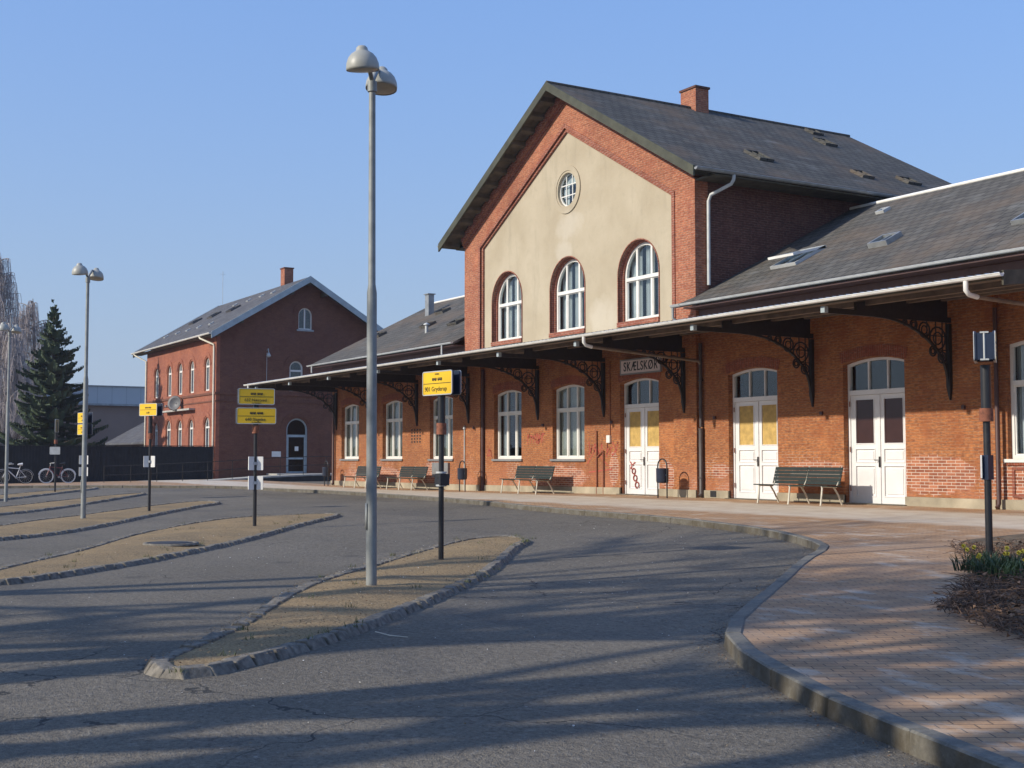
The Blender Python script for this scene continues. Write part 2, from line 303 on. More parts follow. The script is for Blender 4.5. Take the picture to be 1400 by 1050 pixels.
# ------------------------------------------------------------------ mesh builder
class MB:
    def __init__(s): s.v=[]; s.f=[]; s.mi=[]; s.sm=[]; s.cur=0; s.smooth=False
    def add(s,vs,fs):
        k=len(s.v); s.v+=[tuple(v) for v in vs]
        for f in fs: s.f.append([k+i for i in f]); s.mi.append(s.cur); s.sm.append(s.smooth)
    def hexa(s,p): s.add(p,[(0,3,2,1),(4,5,6,7),(0,1,5,4),(1,2,6,5),(2,3,7,6),(3,0,4,7)])
    def box(s,x0,x1,y0,y1,z0,z1):
        s.hexa([(x0,y0,z0),(x1,y0,z0),(x1,y1,z0),(x0,y1,z0),(x0,y0,z1),(x1,y0,z1),(x1,y1,z1),(x0,y1,z1)])
    def bar(s,a,b,w,h,up=(0,0,1)):
        a=Vector(a); b=Vector(b); d=(b-a).normalized(); u=Vector(up)
        sd=d.cross(u); 
        if sd.length<1e-4: sd=d.cross(Vector((1,0,0)))
        sd.normalize(); u=sd.cross(d).normalized()
        q=[]
        for c in (a,b):
            q+=[c-sd*w/2-u*h/2,c+sd*w/2-u*h/2,c+sd*w/2+u*h/2,c-sd*w/2+u*h/2]
        s.add(q,[(0,1,2,3),(7,6,5,4),(0,4,5,1),(1,5,6,2),(2,6,7,3),(3,7,4,0)])
    def tube(s,pts,r,n=8,caps=True,closed=False):
        sm=s.smooth; s.smooth=n>5
        pts=[Vector(p) for p in pts]; m=len(pts)
        rs=r if isinstance(r,(list,tuple)) else [r]*m
        rings=[]; prev=None
        for i,p in enumerate(pts):
            if closed: d=pts[(i+1)%m]-pts[i-1]
            else: d=pts[min(i+1,m-1)]-pts[max(i-1,0)]
            if d.length<1e-9: d=Vector((0,0,1))
            d.normalize()
            if prev is None:
                u=d.orthogonal().normalized()
            else:
                u=prev-d*prev.dot(d)
                if u.length<1e-6: u=d.orthogonal()
                u.normalize()
            prev=u; w=d.cross(u)
            rings.append([p+(u*math.cos(2*PI*k/n)+w*math.sin(2*PI*k/n))*rs[i] for k in range(n)])
        vs=[v for q in rings for v in q]; fs=[]
        for i in range(m if closed else m-1):
            j=(i+1)%m
            for k in range(n): fs.append((i*n+k,i*n+(k+1)%n,j*n+(k+1)%n,j*n+k))
        s.add(vs,fs)
        if caps and not closed:
            s.smooth=False; s.add(rings[0],[tuple(range(n))[::-1]]); s.add(rings[-1],[tuple(range(n))])
        s.smooth=sm
    def lathe(s,prof,mat=Matrix(),n=24,cap=False):
        sm=s.smooth; s.smooth=True; vs=[]; fs=[]
        for (r,z) in prof:
            for k in range(n): vs.append(mat@Vector((r*math.cos(2*PI*k/n),r*math.sin(2*PI*k/n),z)))
        for i in range(len(prof)-1):
            for k in range(n): fs.append((i*n+k,i*n+(k+1)%n,(i+1)*n+(k+1)%n,(i+1)*n+k))
        s.add(vs,fs)
        if cap:
            s.smooth=False; s.add(vs[:n],[tuple(range(n))]); s.add(vs[-n:],[tuple(range(n))])
        s.smooth=sm
    def prism(s,outer,holes,fn,d0,d1,front=True,back=True,outer_side=True):
        loops=[outer]+list(holes)
        pl=[[Vector((u,v,0)) for u,v in l] for l in loops]
        tris=tessellate_polygon(pl); flat=[p for l in loops for p in l]
        n=len(flat)
        A=[fn(u,v,d0) for u,v in flat]; B=[fn(u,v,d1) for u,v in flat]
        fs=[]
        if front: fs+=[tuple(t) for t in tris]
        if back: fs+=[tuple(n+i for i in t)[::-1] for t in tris]
        k=0
        for li,l in enumerate(loops):
            m=len(l)
            if li>0 or outer_side:
                for i in range(m): fs.append((k+i,k+(i+1)%m,n+k+(i+1)%m,n+k+i))
            k+=m
        s.add(A+B,fs)
    def build(s,name,mats,parent=None,recalc=True,local=False):
        me=bpy.data.meshes.new(name)
        off=Vector((0,0,0))
        if parent is not None and not local:
            q=parent
            while q is not None: off+=Vector(q.location); q=q.parent
        me.from_pydata([tuple(Vector(v)-off) for v in s.v],[],s.f)
        if not isinstance(mats,(list,tuple)): mats=[mats]
        for m in mats: me.materials.append(m)
        me.polygons.foreach_set('material_index',s.mi); me.polygons.foreach_set('use_smooth',s.sm)
        if recalc:
            bm=bmesh.new(); bm.from_mesh(me); bmesh.ops.recalc_face_normals(bm,faces=bm.faces); bm.to_mesh(me); bm.free()
        me.update()
        o=bpy.data.objects.new(name,me); COL.objects.link(o)
        if parent is not None: o.parent=parent
        return o
def tag(o,label=None,cat=None,group=None,kind=None):
    if label: o['label']=label
    if cat: o['category']=cat
    if group: o['group']=group
    if kind: o['kind']=kind
    return o
def thing(name,label,cat,loc=(0,0,0),rz=0,group=None):
    o=bpy.data.objects.new(name,None); COL.objects.link(o); o.location=loc; o.rotation_euler=(0,0,rz); o.empty_display_size=.3
    return tag(o,label,cat,group)
def dup(root,loc,rz,label,group=None):
    r=root.copy(); COL.objects.link(r); r.location=loc; r.rotation_euler=(0,0,rz); r['label']=label
    if group: r['group']=group
    def rec(a,b):
        for ch in list(a.children):
            c=ch.copy(); COL.objects.link(c); c.parent=b; rec(ch,c)
    rec(root,r); return r
# ------------------------------------------------------------------ terrain
def sstep(t): t=max(0,min(1,t)); return t*t*(3-2*t)
def rz_(x,y):
    s=.025-.012*min(1,max(0,(-x-30)/22))
    return s*max(0,min(y,22)-7.5)+.12*sstep((-x-40)/22)
FY=22.0      # facade plane
PY=21.88     # pilaster plane
def axis_vals(a,b,step,far):
    v=[]; x=a
    while x<=b+1e-6: v.append(x); x+=step
    lo=[];d=step;x=a
    while x>-far: d*=1.6; x-=d; lo.append(x)
    hi=[];d=step;x=b
    while x<far: d*=1.6; x+=d; hi.append(x)
    return lo[::-1]+v+hi
def ground():
    xs=axis_vals(-75,12,1,1500); ys=axis_vals(-8,24,1,1500)
    m=MB(); n=len(ys)
    vs=[(x,y,rz_(x,y)) for x in xs for y in ys]
    fs=[(i*n+j,(i+1)*n+j,(i+1)*n+j+1,i*n+j+1) for i in range(len(xs)-1) for j in range(n-1)]
    m.smooth=True; m.add(vs,fs)
    return tag(m.build('road',M['asphalt'],recalc=False),kind='structure')
ground()
def drape(name,outline,h,mat,skirt=0.,crown=0.,step=1.0,kind='structure'):
    bm=bmesh.new()
    pts=[Vector((x,y,0)) for x,y in outline]
    vs=[bm.verts.new(p) for p in pts]
    for t in tessellate_polygon([pts]):
        try: bm.faces.new([vs[i] for i in t])
        except ValueError: pass
    x0,x1=min(p.x for p in pts),max(p.x for p in pts); y0,y1=min(p.y for p in pts),max(p.y for p in pts)
    for ax,a,b in ((0,x0,x1),(1,y0,y1)):
        k=math.ceil(a/step)*step
        while k<b:
            co=[0,0,0]; no=[0,0,0]; co[ax]=k; no[ax]=1
            bmesh.ops.bisect_plane(bm,geom=bm.verts[:]+bm.edges[:]+bm.faces[:],plane_co=co,plane_no=no)
            k+=step
    bmesh.ops.recalc_face_normals(bm,faces=bm.faces)
    bm.normal_update()
    for f in bm.faces:
        if f.normal.z<0: f.normal_flip()
    def dist(p):
        d=9
        for i in range(len(pts)):
            a=pts[i]; b=pts[(i+1)%len(pts)]; ab=b-a
            t=max(0,min(1,(p-a).dot(ab)/max(ab.length_squared,1e-9))); d=min(d,(p-a-ab*t).length)
        return d
    for v in bm.verts:
        p=Vector((v.co.x,v.co.y,0))
        c=crown*min(1,dist(p)/1.0) if crown else 0
        v.co.z=rz_(p.x,p.y)+h+c
    me=bpy.data.meshes.new(name); bm.to_mesh(me); bm.free(); me.materials.append(mat)
    for p in me.polygons: p.use_smooth=True
    o=bpy.data.objects.new(name,me); COL.objects.link(o)
    return tag(o,kind=kind)
def catmull(p,closed=False,k=5):
    out=[]; n=len(p)
    for i in range(n if closed else n-1):
        a=p[(i-1)%n] if closed or i>0 else p[0]; b=p[i]; c=p[(i+1)%n]; d=p[(i+2)%n] if closed or i+2<n else p[-1]
        for j in range(k):
            t=j/k
            out.append(tuple(.5*((2*b[q])+(-a[q]+c[q])*t+(2*a[q]-5*b[q]+4*c[q]-d[q])*t*t+(-a[q]+3*b[q]-3*c[q]+d[q])*t**3) for q in (0,1)))
    if not closed: out.append(p[-1])
    return out
def resample(p,L,closed):
    q=[Vector((*a,0)) for a in p]
    if closed: q.append(q[0])
    out=[q[0]]; acc=0; target=L()
    for i in range(len(q)-1):
        seg=(q[i+1]-q[i]); l=seg.length; s=0
        while l-s>=target-acc:
            s+=target-acc; acc=0; out.append(q[i]+seg*(s/l)); target=L()
        acc+=l-s
    if not closed: out.append(q[-1])
    return out
def stones(name,path,closed,L,w,h,batter,inward,mat,gap=.012,jit=.01):
    """row of kerb blocks: path = outer foot; inward = +1 if the raised side is on the left of travel"""
    q=resample(path,L,closed); m=MB(); n=len(q)
    for i in range(n if closed else n-1):
        a=q[i]; b=q[(i+1)%n]; d=b-a
        if d.length<.05: continue
        d.normalize(); nr=Vector((-d.y,d.x,0))*inward
        a2=a+d*gap/2; b2=b-d*gap/2
        j=lambda k=1:random.uniform(-jit,jit)*k
        z0=-.06
        P=[]
        for (pt,o,zz) in ((a2,j(),z0),(b2,j(),z0),(b2,w,z0),(a2,w,z0),(a2,batter+j(),h+j()),(b2,batter+j(),h+j()),(b2,w+j(),h+j(.6)),(a2,w+j(),h+j(.6))):
            v=pt+nr*o; P.append((v.x,v.y,rz_(v.x,v.y)+zz))
        m.hexa(P)
    o=m.build(name,mat)
    if jit>.006:
        md=o.modifiers.new('b','BEVEL'); md.width=.018; md.segments=2
    else:
        md=o.modifiers.new('b','BEVEL'); md.width=.012; md.segments=1
    return tag(o,kind='structure')
KO=[(6,3.2),(2,3.7),(-1.5,4.2),(-3.89,4.89),(-4.65,5.13),(-5.53,5.43),(-6.22,5.74),(-7.09,6.16),(-7.86,6.65),(-8.42,7.12),(-9.01,7.75),(-9.83,8.74),(-10.7,9.78),(-11.9,11.18),(-12.66,12.13),(-13.2,12.85),(-14.0,13.6),(-15.6,14.5),(-17.29,15.19),(-20.32,15.95),(-22.12,16.15),(-25.43,16.45),(-28.16,16.85),(-30.96,17.35),(-34.05,17.83),(-37.07,18.15),(-41.36,18.6),(-45.15,18.75),(-49.5,18.3),(-53.5,18.1),(-57,15.6),(-60.5,12.6),(-62.2,10.2),(-63.5,4),(-64,-6)]
KP=catmull(KO,False,4)
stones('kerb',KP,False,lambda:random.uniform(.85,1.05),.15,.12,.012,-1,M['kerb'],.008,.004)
# pavement polygon: inside the kerb, back to the facade and behind fence
def offset(path,d):
    out=[]
    for i,p in enumerate(path):
        a=path[max(0,i-1)]; b=path[min(len(path)-1,i+1)]
        t=Vector((b[0]-a[0],b[1]-a[1])); t.normalize(); out.append((p[0]-(-t.y)*d,p[1]-t.x*d))
    return out
pav=offset(KP,.145)
drape('pavement',pav+[(-67.9,-6),(-67.9,22.3),(6,22.3)],.108,M['paving'])
ISL=[
 [(-9.3,2.45),(-8.65,2.65),(-9.1,3.4),(-9.9,4.35),(-11.7,6.05),(-14.4,8.4),(-17.1,10.4),(-18.5,11.5),(-19.4,11.6),(-19.35,10.5),(-16.4,7.5),(-13.9,5.4),(-10.85,3.55)],
 [(-17.0,2.3),(-16.2,2.7),(-17.8,4.4),(-19.6,5.85),(-22.5,8.0),(-26.3,10.7),(-28.1,12.1),(-29.2,12.5),(-29.7,11.6),(-29.5,9.7),(-26.2,7.0),(-21.2,4.5),(-18.9,3.2)],
 [(-25.6,2.4),(-24.7,3.1),(-24.95,4.05),(-27,5.8),(-32,8.6),(-36.5,11.3),(-38.4,12.6),(-40.2,13.0),(-40.4,12.0),(-37.6,9.7),(-32.8,6.3),(-30.3,4.9),(-27.5,3.0)],
 [(-34.0,2.6),(-33.5,3.6),(-36.1,5.85),(-40.75,8.7),(-45.9,11.5),(-49.4,13.3),(-50.4,13.1),(-47.4,10.5),(-41.9,6.8),(-37.5,4.0)],
 [(-43.6,3.2),(-43.2,4.3),(-46.4,7.0),(-53,10.9),(-57.3,13.3),(-58.5,13.3),(-57.5,12.0),(-54,9.5),(-50,6.8),(-46,3.9)],
]
for i,o in enumerate(ISL):
    p=catmull(o,True,4)
    area=sum(p[k][0]*p[(k+1)%len(p)][1]-p[(k+1)%len(p)][0]*p[k][1] for k in range(len(p)))
    inw=1 if area>0 else -1
    L=(lambda:random.uniform(.2,.34)) if i<3 else (lambda:random.uniform(.3,.5))
    stones('island_kerb',p,True,L,.21,.065,.09,inw,M['granite'],.026,.016)
    pc=p+[p[0]]
    q=[]
    n=len(p)
    for k in range(n):
        a=p[k-1]; b=p[(k+1)%n]; t=Vector((b[0]-a[0],b[1]-a[1])); t.normalize()
        q.append((p[k][0]-t.y*.2*inw,p[k][1]+t.x*.2*inw))
    # drop points that fold
    q=[a for a in q if min(math.hypot(a[0]-b[0],a[1]-b[1]) for b in p)>.17]
    drape('traffic_island',q,.045,M['gravel'],crown=.06)
# ------------------------------------------------------------------ openings helpers
def outline(x0,x1,z0,zs,rise,n=14):
    """arched opening outline; zs = springing height; rise = arc height"""
    w=x1-x0; pts=[(x0,z0),(x1,z0)]
    if rise<1e-3: return pts+[(x1,zs),(x0,zs)]
    rad=(w*w/4+rise*rise)/(2*rise); cz=zs+rise-rad; cx=(x0+x1)/2
    a0=math.atan2(zs-cz,w/2)
    for k in range(n+1):
        a=a0+(PI-2*a0)*k/n; pts.append((cx+rad*math.cos(a),cz+rad*math.sin(a)))
    return pts
def arcz(x,x0,x1,zs,rise):
    w=x1-x0
    if rise<1e-3: return zs
    rad=(w*w/4+rise*rise)/(2*rise); cz=zs+rise-rad; cx=(x0+x1)/2
    return cz+math.sqrt(max(0,rad*rad-(x-cx)**2))
def fY(Y0): return lambda u,v,d:(u,Y0+d,v)          # faces -Y, depth inward +Y
def fX(X0): return lambda u,v,d:(X0-d,u,v)          # faces +X, depth inward -X
def window(parent,fn,x0,x1,z0,zs,rise,mull,trans,depth,curt=None,frame=M['white'],t=.07,name='window',sash=True,sill=None,pm=None):
    m=MB(); d=depth
    ri=rise if rise<1e-3 else max(.02,rise*(1-2*t/(x1-x0)))
    ix0,ix1,iz0=x0+t,x1-t,z0+t*1.1
    izs=zs-t if rise<1e-3 else zs+rise-t-ri
    m.prism(outline(x0,x1,z0,zs,rise),[outline(ix0,ix1,iz0,izs,ri)],fn,d,d+.09)
    bw=.04
    def bx(u0,u1,v0,v1,d0,d1): m.prism([(u0,v0),(u1,v0),(u1,v1),(u0,v1)],[],fn,d0,d1)
    for k,xm in enumerate(mull):
        top=min(arcz(xm-bw,x0,x1,zs,rise),arcz(xm+bw,x0,x1,zs,rise))-t*.6
        bx(xm-bw,xm+bw,iz0-.01,top,d+.012,d+.08)
    for zt in trans:
        a,b=ix0-.01,ix1+.01
        if zt>izs: 
            a=x0+t*.7; b=x1-t*.7
            while arcz(a,ix0,ix1,izs,ri)<zt and a<x1: a+=.02
            b=x0+x1-a
        bx(a,b,zt-.05,zt+.05,d-.02,d+.085)
    if sash:
        xs=[ix0]+[v for xm in mull for v in (xm-bw,xm+bw)]+[ix1]
        zsps=[iz0]+[v for zt in trans for v in (zt-.05,zt+.05)]
        s_=.028
        cells=[(xs[i],xs[i+1]) for i in range(0,len(xs),2)]
        for (a,b) in cells:
            for j in range(0,len(zsps)-1,2):
                c0,c1=zsps[j],zsps[j+1]
                m.prism([(a,c0),(b,c0),(b,c1),(a,c1)],[[(a+s_,c0+s_),(b-s_,c0+s_),(b-s_,c1-s_),(a+s_,c1-s_)]],fn,d+.03,d+.07)
    w=m.build(name,frame,parent)
    g=MB(); g.prism(outline(x0+.02,x1-.02,z0+.02,zs,max(0,rise-.02) if rise>.02 else 0),[],fn,d+.055,d+.062)
    g.build('pane',pm or M['glass'],w)
    if curt=='full':
        c=MB(); n=46; vs=[]; fs=[]
        for k in range(n+1):
            u=x0+(x1-x0)*k/n; dd=d+.14+.02*math.sin(k*1.9)+.01*math.sin(k*.7)
            vs+=[fn(u,z0,dd),fn(u,zs+rise,dd)]
        for k in range(n): fs.append((2*k,2*k+2,2*k+3,2*k+1))
        c.add(vs,fs); c.build('curtain',M['curtain_dim'],w)
    elif curt:
        for (a,b) in curt:
            c=MB(); n=18; vs=[]; fs=[]
            for k in range(n+1):
                u=x0+(x1-x0)*(a+(b-a)*k/n); dd=d+.22+.035*math.sin(k*1.7+a*9)
                vs+=[fn(u,z0,dd),fn(u,zs+rise,dd)]
            for k in range(n): fs.append((2*k,2*k+2,2*k+3,2*k+1))
            c.add(vs,fs); c.build('curtain',M['curtain'],w)
    if sill:
        s_=MB(); s_.prism([(x0-.08,z0-.07),(x1+.08,z0-.07),(x1+.08,z0-.002),(x0-.08,z0-.002)],[],fn,-.06,depth+.02)
        s_.build('sill',sill,w)
    return w
def soldier(parent,fn,x0,x1,zs,rise,h,proud,mat,name='brick_arch',n=14):
    """flat or round arch of bricks above an opening"""
    w=x1-x0
    if rise<1e-3: rise=.01
    rad=(w*w/4+rise*rise)/(2*rise); cz=zs+rise-rad; cx=(x0+x1)/2; a0=math.atan2(zs-cz,w/2)
    inn=[];out=[]
    for k in range(n+1):
        a=a0+(PI-2*a0)*k/n; inn.append((cx+rad*math.cos(a),cz+rad*math.sin(a))); out.append((cx+(rad+h)*math.cos(a),cz+(rad+h)*math.sin(a)))
    m=MB(); m.prism(inn+out[::-1],[],fn,-proud,.02); return m.build(name,mat,parent)
def door(parent,x0,x1,z0,zs,rise,leaft,panelmat,depth,trans_dark=True,panes=3):
    fn=fY(FY); d=depth; t=.06
    m=MB()
    def B(mb,u0,u1,v0,v1,d0,d1): mb.prism([(u0,v0),(u1,v0),(u1,v1),(u0,v1)],[],fn,d0,d1)
    ri=rise*(1-2*t/(x1-x0)); izs=zs+rise-t-ri
    m.prism(outline(x0,x1,z0,zs,rise),[outline(x0+t,x1-t,z0-.001,izs,ri)],fn,d,d+.10)
    B(m,x0+t-.01,x1-t+.01,leaft,leaft+.11,d-.025,d+.09)
    for k in range(1,panes):
        xm=x0+t+(x1-x0-2*t)*k/panes; B(m,xm-.02,xm+.02,leaft+.1,arcz(xm,x0,x1,zs,rise)-t*.8,d+.015,d+.08)
    D=m.build('door',M['door'],parent)
    g=MB(); g.prism(outline(x0+.02,x1-.02,leaft+.05,zs,max(.01,rise-.02)),[],fn,d+.055,d+.062); g.build('transom_pane',M['glass'],D)
    q=MB(); B(q,x0,x1,leaft+.05,zs+rise,d+.35,d+.36); 
    q.build('transom_backing',M['dark'],D)
    xc=(x0+x1)/2; H=leaft-z0
    for s,(a,b) in enumerate(((x0+t+.004,xc-.003),(xc+.003,x1-t-.004))):
        l=MB(); z1=z0+.02
        gl0,gl1=z0+H*.555,z0+H*.955; st=.155
        p2=(z0+H*.385,z0+H*.5); p1=(z0+H*.075,z0+H*.345)
        hol=[[(a+st,gl0),(b-st,gl0),(b-st,gl1),(a+st,gl1)]]+[[(a+st*.9,q0),(b-st*.9,q0),(b-st*.9,q1),(a+st*.9,q1)] for q0,q1 in (p2,p1)]
        l.prism([(a,z1),(b,z1),(b,leaft-.005),(a,leaft-.005)],hol,fn,d+.03,d+.07)
        for q0,q1 in (p2,p1):
            B(l,a+st*.9,b-st*.9,q0,q1,d+.052,d+.066)
            e=.05; B(l,a+st*.9+e,b-st*.9-e,q0+e,q1-e,d+.036,d+.053)
            l.prism([(a+st*.9-.02,q0-.02),(b-st*.9+.02,q0-.02),(b-st*.9+.02,q1+.02),(a+st*.9-.02,q1+.02)],[[(a+st*.9,q0),(b-st*.9,q0),(b-st*.9,q1),(a+st*.9,q1)]],fn,d+.018,d+.031)
        if s==0: B(l,b-.03,b+.045,z1,leaft-.01,d+.005,d+.03)   # cover strip
        l.prism([(a+st-.02,gl0-.02),(b-st+.02,gl0-.02),(b-st+.02,gl1+.02),(a+st-.02,gl1+.02)],[[(a+st,gl0),(b-st,gl0),(b-st,gl1),(a+st,gl1)]],fn,d+.018,d+.031)
        l.build('door_leaf',M['door'],D)
        p=MB(); B(p,a+st,b-st,gl0,gl1,d+.045,d+.06); p.build('door_panel',panelmat,D)
    h=MB(); h.smooth=True
    zc=z0+H*.385
    h.box(xc+.0,xc+.045,FY+d-.012,FY+d+.008,zc-.12,zc+.12)
    h.tube([(xc+.02,FY+d-.01,zc+.04),(xc+.02,FY+d-.06,zc+.04),(xc-.09,FY+d-.06,zc+.04)],.011,6)
    h.build('handle',M['iron'],D)
    hg=MB()
    for z in (z0+.35,z0+H*.5,z0+H*.92):
        for xx in (x0+t,x1-t): hg.tube([(xx,FY+d-.01,z-.06),(xx,FY+d-.01,z+.06)],.014,6)
    hg.build('hinges',M['rust'],D)
    th=MB(); th.box(x0-.05,x1+.05,FY-.12,FY+d+.2,z0-.2,z0+.018); th.build('threshold',M['kerb'],D)
    return D
# ------------------------------------------------------------------ STATION BUILDING
ST=thing('station_building','long red-brick railway station with tall stuccoed centre gable and low wings','station building',(-33.3,22,.4))
XL,XR=-52.06,6.0
BX0,BX1=-39.85,-26.92
Lc=-38.70; Rc=-27.90        # inner edges of pilasters
low_w=[(-42.74,-40.94),(-46.89,-45.09),(-51.02,-49.22)]
mid_w=[(-34.25,-32.45),(-37.95,-36.15)]
doors=[(-30.58,-28.73),(-25.76,-23.91),(-21.68,-19.83)]
ZS=3.70; RI=.12; SILL=1.5
def gz(x): return rz_(x,21.9)+.108
def hole(a,b,z0,zs,r): return outline(a,b,z0,zs,r,10)
fn=fY(FY)
def wallpart(name,poly,holes,f,depth,mat,back=False,front_off=0.):
    m=MB(); m.prism(poly,holes,f,front_off,depth,back=back,outer_side=True); return m.build(name,mat,ST)
# left wing facade
wallpart('left_wing_wall',[(XL,0),(BX0,0),(BX0,5.78),(XL,5.78)],[hole(a,b,SILL,ZS,RI) for a,b in low_w],fn,.22,M['brick'])
# centre block lower facade between pilasters
dh=[hole(a,b,.62-.15,ZS,RI) for a,b in doors]
wallpart('centre_lower_wall',[(Lc,0),(Rc,0),(Rc,5.25),(Lc,5.25)],[hole(a,b,SILL,ZS,RI) for a,b in mid_w]+[dh[0]],fn,.22,M['brick'])
# right wing facade
wallpart('right_wing_wall',[(BX1,0),(-17.45,0),(-17.45,5.78),(BX1,5.78)],[dh[1],dh[2]],fn,.22,M['brick'])
f6=fY(FY+.12)
wallpart('end_bay_wall',[(-17.45,0),(XR,0),(XR,5.78),(-17.45,5.78)],[hole(-17.25,-14.75,SILL,3.85,.12),hole(-12.0,-9.5,SILL,3.85,.12)],f6,.22,M['brick'])
# pilasters (full height) as one brick frame with gable
SL=.565; APX=-33.31
def gtop(x,base=9.17,half=7.2): return 13.10-SL*abs(x-APX)
uw=[(-30.62,-28.66),(-34.34,-32.38),(-38.05,-36.09)]
s0=8.86
stf=[(Lc,5.15),(Rc,5.15),(Rc,s0),(APX,s0+SL*(Rc-Lc)/2),(Lc,s0)]
m=MB(); m.prism([(BX0,0),(Lc,0),(Lc,s0),(APX,s0+SL*(Rc-Lc)/2),(Rc,s0),(Rc,0),(BX1,0),(BX1,gtop(BX1)),(APX,13.1),(BX0,gtop(BX0))],[],fY(PY),0,.45,back=False)
m.build('gable_frame_wall',M['brick_red'],ST)
# orange lower faces of the two pilasters
for a,b in ((BX0,Lc),(Rc,BX1)):
    m=MB(); m.box(a-.004,b+.004,PY-.006,PY+.2,0,4.9); m.build('pilaster',M['brick'],ST)
# stucco field
m=MB(); m.prism(stf,[outline(a,b,5.5,6.85,.98,24) for a,b in uw]+[[(-33.35+.56*math.cos(2*PI*k/32),9.97+.56*math.sin(2*PI*k/32)) for k in range(32)]],fY(21.99),0,.03,back=False); m.build('stucco_field',M['stucco'],ST)
# border band of the stucco field
bp=[(Lc,5.2),(Lc,s0),(APX,s0+SL*(Rc-Lc)/2),(Rc,s0),(Rc,5.2)]
def inset(w): 
    k=w*math.sqrt(1+SL*SL)
    return [(Lc+w,5.2),(Lc+w,s0-w*.28),(APX,s0+SL*(Rc-Lc)/2-k),(Rc-w,s0-w*.28),(Rc-w,5.2)]
i1=inset(.10)
for seg,(w0,w1,pr) in enumerate(((0,.10,.06),(-.12,0.0,.025-.12+.12))):
    A=inset(w0) if w0 else bp; B_=inset(w1) if w1 else bp
    m=MB(); Yp=PY-.03 if seg==1 else PY+.04
    m.prism(A+B_[::-1],[],fY(Yp),0,.14 if seg==0 else .1); m.build('gable_moulding',M['brick_trim'],ST)
# rake corbel bands below the soffit
def rake(off0,off1,proud,mat,name):
    for s in (-1,1):
        xe=(BX1 if s>0 else BX0)
        z=lambda x,o:13.1-SL*abs(x-APX)-o*math.sqrt(1+SL*SL)
        poly=[(APX,z(APX,off0)),(xe+s*.02,z(xe,off0)),(xe+s*.02,z(xe,off1)),(APX,z(APX,off1))]
        m=MB(); m.prism(poly,[],fY(PY-proud),0,proud+.05); m.build(name,mat,ST)
rake(-.0,.16,.14,M['brick_trim'],'rake_cornice'); rake(.16,.26,.09,M['brick_red'],'rake_cornice'); rake(.26,.34,.05,M['brick_trim'],'rake_cornice')
# block side and back walls
BY1=33.6
m=MB(); m.prism([(PY+.451,0),(BY1,0),(BY1,9.2),(PY+.451,9.2)],[],fX(BX1),.0,.3,back=False); m.build('side_wall',M['brick_shade'],ST)
m=MB(); m.prism([(PY+.451,0),(BY1,0),(BY1,9.2),(PY+.451,9.2)],[],fX(BX0+.3),.0,.3); m.build('side_wall',M['brick_red'],ST)
m=MB(); m.prism([(BX0,0),(BX1,0),(BX1,gtop(BX1)),(APX,13.1),(BX0,gtop(BX0))],[],fY(BY1),0,.3); m.build('rear_wall',M['brick_shade'],ST)
# wing rear and end walls
for a,b in ((XL,BX0),(BX1,XR)):
    m=MB(); m.box(a,b,BY1-.2,BY1,0,5.7); m.build('rear_wall',M['brick_shade'],ST)
m=MB(); m.prism([(FY+.221,0),(BY1-.21,0),(BY1-.21,5.7),(27.73,8.7),(FY+.221,5.86)],[],fX(XL+.25),0,.25); m.build('end_wall',M['brick'],ST)
m=MB(); m.prism([(FY+.341,0),(BY1-.21,0),(BY1-.21,5.7),(27.73,8.7),(FY+.341,5.9)],[],fX(XR),0,.25); m.build('end_wall',M['brick'],ST)
# inner floor/backing so rooms read dark
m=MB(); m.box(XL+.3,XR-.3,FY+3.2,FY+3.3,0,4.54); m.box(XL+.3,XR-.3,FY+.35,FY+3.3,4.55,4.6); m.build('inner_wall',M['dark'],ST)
# plinth
m=MB()
segs=[(XL,BX0,FY),(BX0,Lc,PY),(Lc,doors[0][0],FY),(doors[0][1],Rc,FY),(Rc,BX1,PY),(BX1,doors[1][0],FY),(doors[1][1],doors[2][0],FY),(doors[2][1],-17.45,FY),(-17.45,XR,FY+.12)]
for a,b,yy in segs:
    za=gz(a)+.20; zb=gz(b)+.20
    m.hexa([(a,yy-.05,-.1),(b,yy-.05,-.1),(b,yy+.05,-.1),(a,yy+.05,-.1),(a,yy-.05,za),(b,yy-.05,zb),(b,yy+.05,zb+.01),(a,yy+.05,za+.01)])
m.build('plinth',M['plinth'],ST)
# windows
for i,(a,b) in enumerate(low_w+mid_w):
    window(ST,fn,a,b,SILL,ZS,RI,[a+.62,b-.62],[3.05],.15,curt='full' if i!=4 else [(0,.2),(.75,1)],sill=M['brick_arch'] if False else M['cabinet'])
    soldier(ST,fn,a-.05,b+.05,ZS+.02,RI,.26,.012,M['brick_arch'])
for a,b in ((-17.25,-14.75),(-12.0,-9.5)):
    window(ST,f6,a,b,SILL,3.85,.12,[a+.83,b-.83],[3.05],.12,curt=[(0,.15),(.85,1)],sill=M['white'])
    m=MB(); 
    for k,(u0,u1,v0,v1) in enumerate(((a+.1,b-.1,1.28,1.34),(a+.1,b-.1,.72,.78),(a+.1,a+.16,.781,1.279),(b-.16,b-.1,.781,1.279))): m.box(u0,u1,FY+.12-.03,FY+.14,v0,v1)
    m.build('brick_panel',M['brick_trim'],ST)
    m=MB(); m.box(a-.02,b+.02,FY+.12-.035,FY+.14,1.37,1.43); m.build('brick_course',M['brick_arch'],ST)
